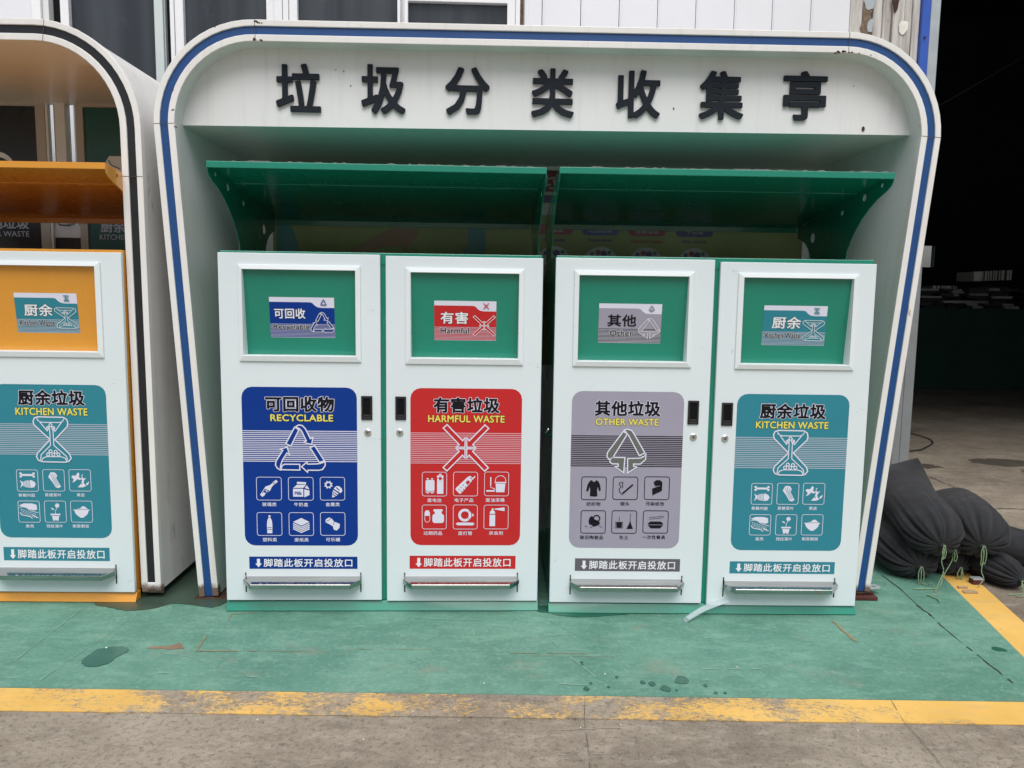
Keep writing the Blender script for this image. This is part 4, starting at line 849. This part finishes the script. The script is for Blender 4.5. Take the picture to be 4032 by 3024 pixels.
P2 = seg_pts((-3.2, .012), (-3.2, 2.09))+arc(-2.76, 2.09, .44, .445, 180, 90)+seg_pts((-2.76, 2.535), (-.434, 2.54), 5)[1:]+arc(-.434, 2.092, .44, .448, 90, 0)+seg_pts((.006, 2.092), (.018, .06))[1:]+[(.019, .045), (.022, .018)]
k2 = thing('waste_shelter', 'white waste shelter with a black stripe, cut off at the left, open to windows behind', 'shelter', (-1.597, 3.361, 0), .02, 'waste collection shelters')
P2 = [(x*.98, .0276+z*.98) for x, z in P2]
shelter(k2, P2, 'black_stripe', 1.13)
c = MB(); c.prism([(.0, .080), (.0, .050), (.010, .030), (.030, .022), (.036, .022), (.036, .080)], lambda p: (-.068, p[0]+.001, p[1]), lambda p: (.0175, p[0]+.001, p[1]), 'kiosk_white'); c.build('rim_end_cap', k2, bevel=.003)
front = set(k2.children)
# rear wall of the left shelter: two display panels in frames with gaps between
YB = 1.02
def fr_box(mb, x0, x1, z0, z1, mat, y0=YB, y1=YB+.03): mb.box(x0, x1, y0, y1, z0, z1, mat)
for x0, x1, xi0, xi1, pm, lab in ((-2.2, -.982, -2.14, -1.036, 'display_black', 'black rear display panel reading other waste'), (-.815, -.02, -.772, -.09, 'display_teal', 'teal rear display panel reading kitchen waste')):
    f = MB(); f.ring((x0, 1.0, x1, 2.456), (xi0, 1.06, xi1, 2.414), YB, YB+.04, 'display_frame'); fo = f.build('display_frame', k2, bevel=.003)
    d = Draw(flat_surface(YB+.012)); d.rect(xi0-.002, 1.05, xi1+.002, 2.42, pm, 0); p = d.build('display_panel', k2); p['label'] = lab
    S2 = flat_surface(YB+.012); d = Draw(S2)
    if pm == 'display_black':
        put_text(d, '其他垃圾', (-1.40, 1.737, -1.108, 1.80), 'line_grey', 1, .02); d.build('lettering', p); d = Draw(S2); put_text(d, 'OTHER WASTE', (-1.41, 1.694, -1.108, 1.725), 'line_grey', 1, .01)
    else:
        put_text(d, '厨余垃圾', (-.705, 1.725, -.42, 1.79), 'line_grey', 1, .02); d.build('lettering', p); d = Draw(S2); put_text(d, 'KITCHEN WASTE', (-.712, 1.684, -.40, 1.714), 'line_grey', 1, .01)
    d.build('lettering', p)
    d = Draw(S2)
    if pm == 'display_black': d.circ(-1.27, 2.08, .10, 'ink_white', 1, 22, .085); d.circ(-1.27, 2.075, .085, pm, 2, 22, .06)
    else: d.poly([(-.665, 2.05), (-.66, 2.12), (-.64, 2.15), (-.45, 2.15), (-.42, 2.05)], 'ink_white', 1); d.stroke([(-.67, 2.16), (-.62, 2.20), (-.52, 2.23), (-.4, 2.24)], .006, 'bp_teal', 2); d.stroke([(-.645, 2.13), (-.63, 2.10), (-.58, 2.08)], .006, pm, 2)
    d.build('logo', p)
f = MB(); f.box(-.966, -.9255, YB+.06, YB+.09, 1.0, 2.45, 'display_black'); f.box(-.979, -.9665, YB+.0, YB+.03, 1.0, 2.45, 'frame_white')
for k in range(22): f.box(-.958, -.952, YB+.055, YB+.06, 1.75+.03*k, 1.762+.03*k, 'zinc')
f.build('hinge_strip', k2)
f = MB(); f.box(-.925, -.866, YB-.01, YB+.05, 1.765, 2.45, 'frame_white'); f.build('rear_post', k2, bevel=.004)
f = MB(); f.box(-.979, -.817, YB+.02, YB+.04, 1.694, 1.76, 'wall_white'); f.box(-.979, -.817, YB+.02, YB+.04, 1.0, 1.692, 'display_black'); f.build('letter_box', k2)
f = MB(); f.box(-3.1, -.09, YB+.005, YB+.035, .05, .998, 'display_frame'); f.build('rear_skirt', k2)
f = MB(); f.box(-3.1, -2.202, YB+.005, YB+.035, 1.0, 2.44, 'display_frame'); f.build('rear_panel', k2)

for ch in k2.children:
    if ch not in front: ch.location = (-.031, .07, 0)

# ------------------------------------------------------------------ factory building
fb = thing('factory_building', 'pale factory wall with dark windows and an open hangar doorway at right', 'building', (0, 4.9, 0), .0366)
H_ = 6.0
w = MB(); w.box(-9, 2.49, .08, .2, 0, H_, 'grey_white'); w.build('wall', fb)
for i, (x0, x1, z1) in enumerate(((-2.684, -2.172, 4.1), (-2.009, -1.514, 4.1), (-1.328, -.727, 4.1), (-.663, -.06, 3.168))):
    f = MB()
    f.ring((x0-.05, .95, x1+.05, z1+.05), (x0, 1.0, x1, z1), .01, .07, 'window_white'); fo = f.build('window', fb, bevel=.003)
    p = MB(); p.box(x0-.002, x1+.002, .045, .052, .998, z1+.002, 'pane_dark'); p.build('pane', fo)
for x0, x1, y0, m_ in ((-3.6, -2.885, .0, 'wall_white'), (-2.884, -2.832, -.02, 'window_white'), (-2.830, -2.795, .0, 'grey_white'), (-2.793, -2.747, .05, 'recess_black'), (-2.120, -2.112, .0, 'zinc'), (-2.111, -2.085, .03, 'recess_black'),
                       (-2.084, -2.061, .0, 'window_white'), (-1.462, -1.415, -.01, 'window_white'), (-1.413, -1.380, .0, 'window_white'), (-.009, .018, .0, 'window_white'), (.019, .040, .05, 'foam_brown'), (-9, -3.62, .0, 'wall_white')):
    f = MB(); f.box(x0, x1, y0, .079, .9 if x0 > -3 else 0, H_, m_); f.build('jamb' if m_ == 'window_white' else 'wall_strip', fb, bevel=.002)
f = MB(); f.box(-3.6, .04, .0, .078, 0, .89, 'wall_white'); f.build('lower_wall', fb)
f = MB(); f.box(-.72, -.01, .0, .078, 3.225, H_, 'window_white'); f.build('window_head', fb)
f = MB(); f.box(-2.172, -2.121, -.015, .05, .96, 4.1, 'alu_green'); f.build('sash', fb, bevel=.004)
xs = [.042, .151, .387, .623, .859, 1.095, 1.334, 1.570, 1.810, 2.056]
for a, b in zip(xs, xs[1:]):
    f = MB(); f.box(a+.003, b-.001, .0, .06, 0, H_, 'wall_white')
    f.box(a+.012, a+.026, -.003, .0, 0, H_, 'wall_white'); f.build('wall_panel', fb, bevel=.003)
f = MB(); f.box(.04, 2.06, .061, .078, 0, H_, 'grey_white'); f.build('backing_sheet', fb)
for a, b, y in ((2.058, 2.135, .0), (2.136, 2.205, .025), (2.206, 2.262, .004), (2.263, 2.284, -.008), (2.286, 2.326, .018), (2.328, 2.40, .0), (2.402, 2.45, .006), (2.452, 2.497, -.002)):
    f = MB(); f.box(a, b, y, .078, 0, H_, 'dirty_wall'); f.build('cladding_strip', fb, bevel=.004)
def patch(pts, y, mat, name):
    f = MB(); f.prism(blob(pts, .003, 3, 2), lambda p: (p[0], y, p[1]), lambda p: (p[0], y+.0015, p[1]), mat); f.build(name, fb)
patch([(2.125, 3.06), (2.135, 3.13), (2.14, 3.26), (2.20, 3.26), (2.20, 3.2), (2.175, 3.1), (2.20, 3.05), (2.16, 3.02)], -.004, 'foam_brown', 'peeled_patch')
patch([(2.142, 3.26), (2.150, 3.195), (2.175, 3.185), (2.20, 3.20), (2.21, 3.27)], -.007, 'zinc', 'peeled_patch')
patch([(2.178, 3.12), (2.165, 3.09), (2.175, 3.055), (2.20, 3.06), (2.20, 3.13)], -.007, 'zinc', 'peeled_patch')
patch([(2.315, 3.27), (2.325, 3.2), (2.338, 3.17), (2.355, 3.21), (2.36, 3.27)], -.004, 'rust', 'peeled_patch')
patch([(2.375, 3.12), (2.37, 3.06), (2.40, 3.045), (2.425, 3.09), (2.42, 3.12)], -.006, 'flake_white', 'peeled_patch')
f = MB(); f.box(2.499, 2.549, -.03, .08, 1.25, H_, 'blue_trim'); f.build('blue_trim', fb, bevel=.002)
f = MB(); f.tube([(2.52, -.038, 3.02), (2.52, -.03, 3.02)], .006, 'rust', 8); f.build('screw', fb)
f = MB(); f.box(2.550, 2.612, -.025, .2, .0, H_, 'post_grey'); f.box(2.499, 2.549, -.022, .08, 0, 1.248, 'post_grey'); f.box(2.552, 2.610, -.027, -.025, 1.9, H_, 'zinc'); f.build('steel_post', fb, bevel=.003)
f = MB(); f.box(2.612, 7.5, -.02, .2, 4.1, H_+.5, 'wall_white'); f.build('lintel', fb)
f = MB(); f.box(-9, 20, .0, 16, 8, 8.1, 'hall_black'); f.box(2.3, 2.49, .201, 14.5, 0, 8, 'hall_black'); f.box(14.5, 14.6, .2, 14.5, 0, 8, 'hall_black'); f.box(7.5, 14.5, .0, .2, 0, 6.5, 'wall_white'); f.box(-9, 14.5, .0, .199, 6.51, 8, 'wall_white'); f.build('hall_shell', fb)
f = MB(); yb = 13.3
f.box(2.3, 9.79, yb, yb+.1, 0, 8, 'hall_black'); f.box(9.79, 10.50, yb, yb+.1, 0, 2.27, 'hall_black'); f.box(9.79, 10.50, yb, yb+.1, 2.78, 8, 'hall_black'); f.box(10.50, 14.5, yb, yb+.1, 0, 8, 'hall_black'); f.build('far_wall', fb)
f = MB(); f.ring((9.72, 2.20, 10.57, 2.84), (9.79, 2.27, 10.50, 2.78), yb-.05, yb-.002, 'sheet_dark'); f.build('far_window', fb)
# hangar contents
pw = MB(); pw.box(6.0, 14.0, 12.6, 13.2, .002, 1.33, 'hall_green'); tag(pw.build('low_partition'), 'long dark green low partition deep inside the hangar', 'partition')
def stack(x0, x1, y0, y1, z0, n, h, mat, label, seed, mat2=None):
    rn = random.Random(seed); s = MB(); z = z0
    for k in range(n):
        hh = h*rn.uniform(.7, 1.15); x = x0+rn.uniform(-.05, .15)
        while x < x1-.1:
            w_ = rn.uniform(.18, .45); e = min(x+w_, x1+rn.uniform(-.08, .08)); y = y0+rn.uniform(-.12, .10)
            s.prism([(x+.02, z), (x, z+hh*.5), (x+.015, z+hh-.003), (e-.02, z+hh-.003), (e, z+hh*.45), (e-.015, z)], lambda p: (p[0], y, p[1]), lambda p: (p[0], y1, p[1]), rn.choice([mat, mat, mat2 or mat, 'sheet_black'])); x = e+rn.uniform(.004, .05)
        z += hh
    return tag(s.build('sheet_stack'), label, 'stack', 'stacked sheets in the hangar'), z
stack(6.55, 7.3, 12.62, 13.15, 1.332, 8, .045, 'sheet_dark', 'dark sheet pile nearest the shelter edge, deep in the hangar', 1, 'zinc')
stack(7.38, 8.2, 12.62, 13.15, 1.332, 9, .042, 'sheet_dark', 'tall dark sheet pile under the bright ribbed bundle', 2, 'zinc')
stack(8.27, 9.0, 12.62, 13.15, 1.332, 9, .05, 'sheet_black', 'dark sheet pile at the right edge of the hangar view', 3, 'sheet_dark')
s = MB(); rn = random.Random(8); x = 7.60
s.box(7.47, x-.004, 12.6, 13.1, 1.775, 1.925, 'sheet_white')
while x < 8.07: wv = rn.uniform(.006, .014); s.box(x, x+wv, 12.6, 13.1, 1.780+(x-7.60)*.04, 1.932+(x-7.60)*.06, rn.choice(['sheet_white', 'sheet_white', 'sheet_dark'])); x += wv+.0015
tag(s.build('ribbed_bundle'), 'pale ribbed bundle on top of the dark sheet pile in the hangar', 'bundle')
s = MB(); x = 6.81
while x < 7.22: wv = rn.uniform(.008, .018); s.box(x, x+wv, 12.6, 13.1, 1.645, 1.69, rn.choice(['sheet_white', 'sheet_dark', 'zinc'])); x += wv+.004
tag(s.build('ribbed_bundle'), 'thin pale ribbed strip lying on the left sheet pile in the hangar', 'bundle')
s = MB(); s.tube([(2.75, 5.4, 2.65), (4.6, 6.2, 3.7), (7, 7.4, 5.1)], .0016, 'recess_black', 6); tag(s.build('hanging_cable'), 'thin cable slanting up through the dark hangar', 'cable')
s = MB(); s.tube([(4.27, 8.16, .012), (4.29, 8.0, .012), (4.30, 7.85, .012), (4.27, 7.7, .012), (4.2, 7.55, .012), (4.05, 7.37, .012), (3.9, 7.2, .012), (3.6, 7.05, .012), (3.3, 7.0, .012)][::-1], .0055, 'cable_black', 6, )
s2 = s; s2.tube([(3.4, 8.45, .012), (3.8, 8.3, .012), (4.1, 8.22, .012), (4.27, 8.16, .012)], .0055, 'cable_black', 6); tag(s2.build('floor_cable'), 'black cable looped on the hangar floor beside the steel post', 'cable')
cr = MB(); ribbon(cr, [(3.38, 8.5), (3.38, 6.32), (3.38, 5.35)], .010, 'crack_dark', .002, 31); ribbon(cr, [(2.7, 5.12), (6, 5.2)], .02, 'crack_dark', .002, 32)
tag(cr.build('floor_joint'), 'straight joint line in the concrete inside the hangar', 'joint')
for i, (x, y, a, b) in enumerate(((4.35, 6.7, .28, .16), (4.6, 6.35, .3, .12), (3.55, 6.5, .12, .1))):
    m_ = MB(); m_.prism(blob([(x+a*math.cos(w_), y+b*math.sin(w_)) for w_ in [2*math.pi*k/8 for k in range(8)]], .03, 3, i), lambda p: (p[0], p[1], .003), lambda p: (p[0], p[1], .001), 'soft_stain')
    tag(m_.build('floor_stain'), ('dark oval stain on the hangar floor, farther of the big two', 'dark oval stain on the hangar floor, nearer of the big two', 'small dark stain on the hangar floor near the sandbags')[i], 'stain', 'stains on the hangar floor')

# ------------------------------------------------------------------ sandbags
def sandbag(pts, r, label, seed, flat=.86, twist=0, droop=()):
    """pts: axis from the tied front end to the sewn back end"""
    rn = random.Random(seed); P = [Vector(p) for p in pts]; o0 = P[0].copy()
    root_z = 0; NR, NS = 48, 120; vs = []; fs = []
    def axis(t):
        s = t*(len(P)-1); i = min(int(s), len(P)-2); u = s-i
        p0, p1, p2, p3 = P[max(i-1, 0)], P[i], P[i+1], P[min(i+2, len(P)-1)]
        return .5*((2*p1)+(p2-p0)*u+(2*p0-5*p1+4*p2-p3)*u*u+(3*p1-p0-3*p2+p3)*u**3)
    ph = [rn.uniform(0, 6.28) for _ in range(4)]; kk = rn.choice([11, 12, 13])
    for i in range(NR+1):
        t = (i/NR)**1.35; c = axis(t); d = (axis(min(t+.02, 1))-axis(max(t-.02, 0))).normalized()
        a = d.cross(Vector((0, 0, 1))).normalized(); b = a.cross(d).normalized()
        if t < .26: rr = .08+.92*math.sqrt(max(0, 1-(1-t/.26)**2.2))
        else: rr = 1.
        back = max(0, (t-.60)/.40); tw = twist*back; a, b = a*math.cos(tw)-b*math.sin(tw), a*math.sin(tw)+b*math.cos(tw); rw = rr*(1-.04*back**2); rh = rr*(1-back**1.5*.94)
        pl = math.exp(-((t/.20)**1.2))
        for k in range(NS):
            w_ = 2*math.pi*k/NS
            f = 1-pl*.30*abs(math.cos(.5*(kk*w_+ph[0]+1.1*math.sin(2*w_+ph[1]))))**6-pl*.10*(.5+.5*math.cos(2*kk*w_+ph[1]+math.sin(w_*3)))
            f += .025*math.sin(3*w_+ph[2]+5*t)+.03*noise.noise(Vector((math.cos(w_)*2, math.sin(w_)*2, t*6+seed)))
            q = c+a*math.cos(w_)*r*rw*f+b*math.sin(w_)*r*flat*rh*f*(1 if math.sin(w_) > 0 else .92)
            if q.z < .008: q.z = .008+.02*(q.z-.008)
            vs.append(q-o0)
    for i in range(NR):
        for k in range(NS): fs.append((i*NS+k, i*NS+(k+1) % NS, (i+1)*NS+(k+1) % NS, (i+1)*NS+k))
    fs += [tuple(range(NS))[::-1], tuple(range(NR*NS, (NR+1)*NS))]
    root = thing('sandbag', label, 'sandbag', o0, 0, 'black sandbags piled against the post')
    mb = MB(); mb.add(vs, fs, 'felt'); bag = mb.build('bag', root, smooth=True)
    if seed in (2, 3):
        rn2 = random.Random(seed); pm = Draw(lambda x, z, L=0: (0, 0, 0)); base = NR//2
        for k in range(9):
            i = base-4+k; j = NS//4+rn2.randint(-5, 5); q0, q1 = vs[i*NS+j], vs[i*NS+j+rn2.choice([-3, 3, 4])]; n0 = (q0-(axis((i/NR)**1.35)-o0)).normalized()*.0025
            pm.add([q0+n0, q1+n0, q1+n0+(vs[(i+1)*NS+j]-q0)*.12, q0+n0+(vs[(i+1)*NS+j]-q0)*.12], [(0, 1, 2, 3)], 'print_ochre')
        tag(pm.build('faded_print', root), kind='stuff')
    mb = MB(); mb.tube([Vector((0, -.012, 0)), Vector((0, .002, 0)), Vector((0, .012, .001))], lambda t: .012+.006*abs(t-.5), 'felt', 12); mb.build('neck', root, smooth=True)
    for dr in droop:
        mb = MB(); pp = [Vector(p) for p in dr]; fine = []
        for i in range(len(pp)-1):
            p0, p1, p2, p3 = pp[max(i-1, 0)], pp[i], pp[i+1], pp[min(i+2, len(pp)-1)]
            for k in range(6):
                u = k/6; fine.append(.5*((2*p1)+(p2-p0)*u+(2*p0-5*p1+4*p2-p3)*u*u+(3*p1-p0-3*p2+p3)*u**3))
        fine.append(pp[-1]); gz = .0095-o0.z
        for q in fine: q.z = max(q.z, gz)
        mb.tube(fine, .0024, 'string_green', 6); mb.build('tie_string', root, smooth=True)
    return root
loop = lambda h, w_=.02, y=-.022: [(0, y*.4, 0), (-w_*.3, y, .006), (-w_, y*1.1, -.02), (-w_, y*1.2, -h*.6), (-w_*.8, y, -h), (-w_*.1, y, -h*.95), (0, y*1.1, -h*.4), (.003, y*.6, 0)]
B1 = (2.093, 3.62, .222)
sandbag([(2.316, 3.67, .205), (2.383, 3.86, .255), (2.45, 4.15, .26), (2.50, 4.42, .23)], .148, 'upper right sandbag of the pile, its green tie in one long double loop', 2, droop=[loop(.085, .012), loop(.08, -.012), [(0, -.02, -.08), (-.005, -.025, -.12), (.005, -.03, -.155), (-.02, -.035, -.19)]])
sandbag([(2.035, 3.70, .085), (2.05, 3.93, .12), (2.04, 4.2, .13), (2.03, 4.45, .12)], .145, 'lower left sandbag of the pile, lying on the green floor', 3, droop=[loop(.085, .014), loop(.09, -.012), [(0, -.02, -.07), (.02, -.04, -.08), (.03, -.06, -.06), (.045, -.06, -.085)]])
sandbag([(2.275, 3.77, .060), (2.27, 3.98, .09), (2.27, 4.25, .09), (2.28, 4.5, .10)], .11, 'small end of a black sandbag low in the middle of the pile', 4, droop=[loop(.045, .02), loop(.05, -.006)])
sandbag([(2.21, 3.73, .165), (2.24, 3.95, .15), (2.27, 4.2, .14), (2.29, 4.45, .12)], .085, 'mostly hidden sandbag squeezed right under the topmost one', 5, droop=[[(0, -.01, 0), (-.01, -.02, -.05), (-.06, -.05, -.11), (-.10, -.09, -.158), (-.15, -.14, -.158)], loop(.05, -.012)])
sandbag([(3.05, 3.98, .05), (2.80, 4.02, .07), (2.58, 4.1, .12), (2.40, 4.25, .14)], .12, 'black sandbag lying sideways behind the pile, tapering to the right edge', 6)
sandbag([(2.475, 3.60, .062), (2.44, 3.80, .075), (2.45, 4.0, .08), (2.47, 4.15, .08)], .092, 'small black sandbag at far right on bare concrete', 7, droop=[[(0, -.01, 0), (-.01, -.03, -.02), (-.012, -.04, -.05), (-.05, -.05, -.053), (-.09, -.05, -.053)], [(0, -.01, 0), (.02, -.03, -.01), (.03, -.04, -.05), (-.02, -.07, -.053), (-.06, -.07, -.053)]])
sandbag([B1, (2.105, 3.80, .285), (2.135, 4.05, .345), (2.19, 4.34, .46)], .146, 'topmost black sandbag leaning back against the steel post', 1, twist=-.45, droop=[loop(.06, .008), loop(.055, -.008), [(0, -.02, -.02), (-.01, -.025, -.07), (.0, -.03, -.12), (-.03, -.05, -.17), (-.05, -.06, -.211)]])
br = MB(); br.box(-.028, .028, -.02, .02, 0, .022, 'brick_red'); br.box(-.027, .027, -.02, .02, .0225, .030, 'zinc'); o = br.build('brick_offcut', loc=(2.325, 3.70, .005), bevel=.002); tag(o, 'dark red brick offcut topped with grey metal before the sandbags', 'brick')
cdm = MB(); cdm.prism(blob([(2.19, 3.565), (2.20, 3.60), (2.25, 3.60), (2.255, 3.565)], .003, 2, 4), lambda p: (p[0], p[1], .009), lambda p: (p[0], p[1], .006), 'cardboard'); tag(cdm.build('cardboard_scrap'), 'brown cardboard scrap on the side yellow line', 'cardboard')
cdm = MB(); cdm.box(2.195, 2.24, 3.625, 3.64, .005, .013, 'cardboard'); tag(cdm.build('wood_chip'), 'little pale wood chip beside the cardboard scrap', 'wood chip')
st = MB(); st.tube([(1.99, 3.53, .009), (2.0, 3.50, .012), (2.01, 3.475, .009), (2.0, 3.44, .009)], .003, 'string_green', 6); tag(st.build('string_end'), 'short loose string end on the green floor before the sandbags', 'string')
st = MB(); st.tube([(1.96, 3.60, .009), (2.03, 3.605, .010), (2.08, 3.61, .009)], .003, 'string_green', 6); tag(st.build('string_end'), 'longer loose string lying along the front of the sandbags', 'string')
# clear sleeve hanging out of the right cabinet
s = MB(); pts = [(.765, 3.185, .016), (.80, 3.22, .022), (.85, 3.25, .038), (.90, 3.262, .055), (.935, 3.268, .066), (.955, 3.2735, .070)]
vs, fs = [], []; N = 12
for i, p in enumerate(pts):
    a = Vector((.6, -.75, 0)).normalized(); b = Vector((.15, .1, 1)).normalized(); t = i/(len(pts)-1); rw = .014+.012*t; rh = .010-.0075*t
    for k in range(N): w_ = 2*math.pi*k/N; vs.append(Vector(p)+a*math.cos(w_)*rw*(1+.12*math.sin(3*w_+i))+b*math.sin(w_)*rh)
for i in range(len(pts)-1):
    for k in range(N): fs.append((i*N+k, i*N+(k+1) % N, (i+1)*N+(k+1) % N, (i+1)*N+k))
s.add(vs, fs, 'clear_sleeve'); tag(s.build('plastic_sleeve', smooth=True), 'crumpled clear plastic sleeve sticking out under the teal poster door', 'plastic sleeve')
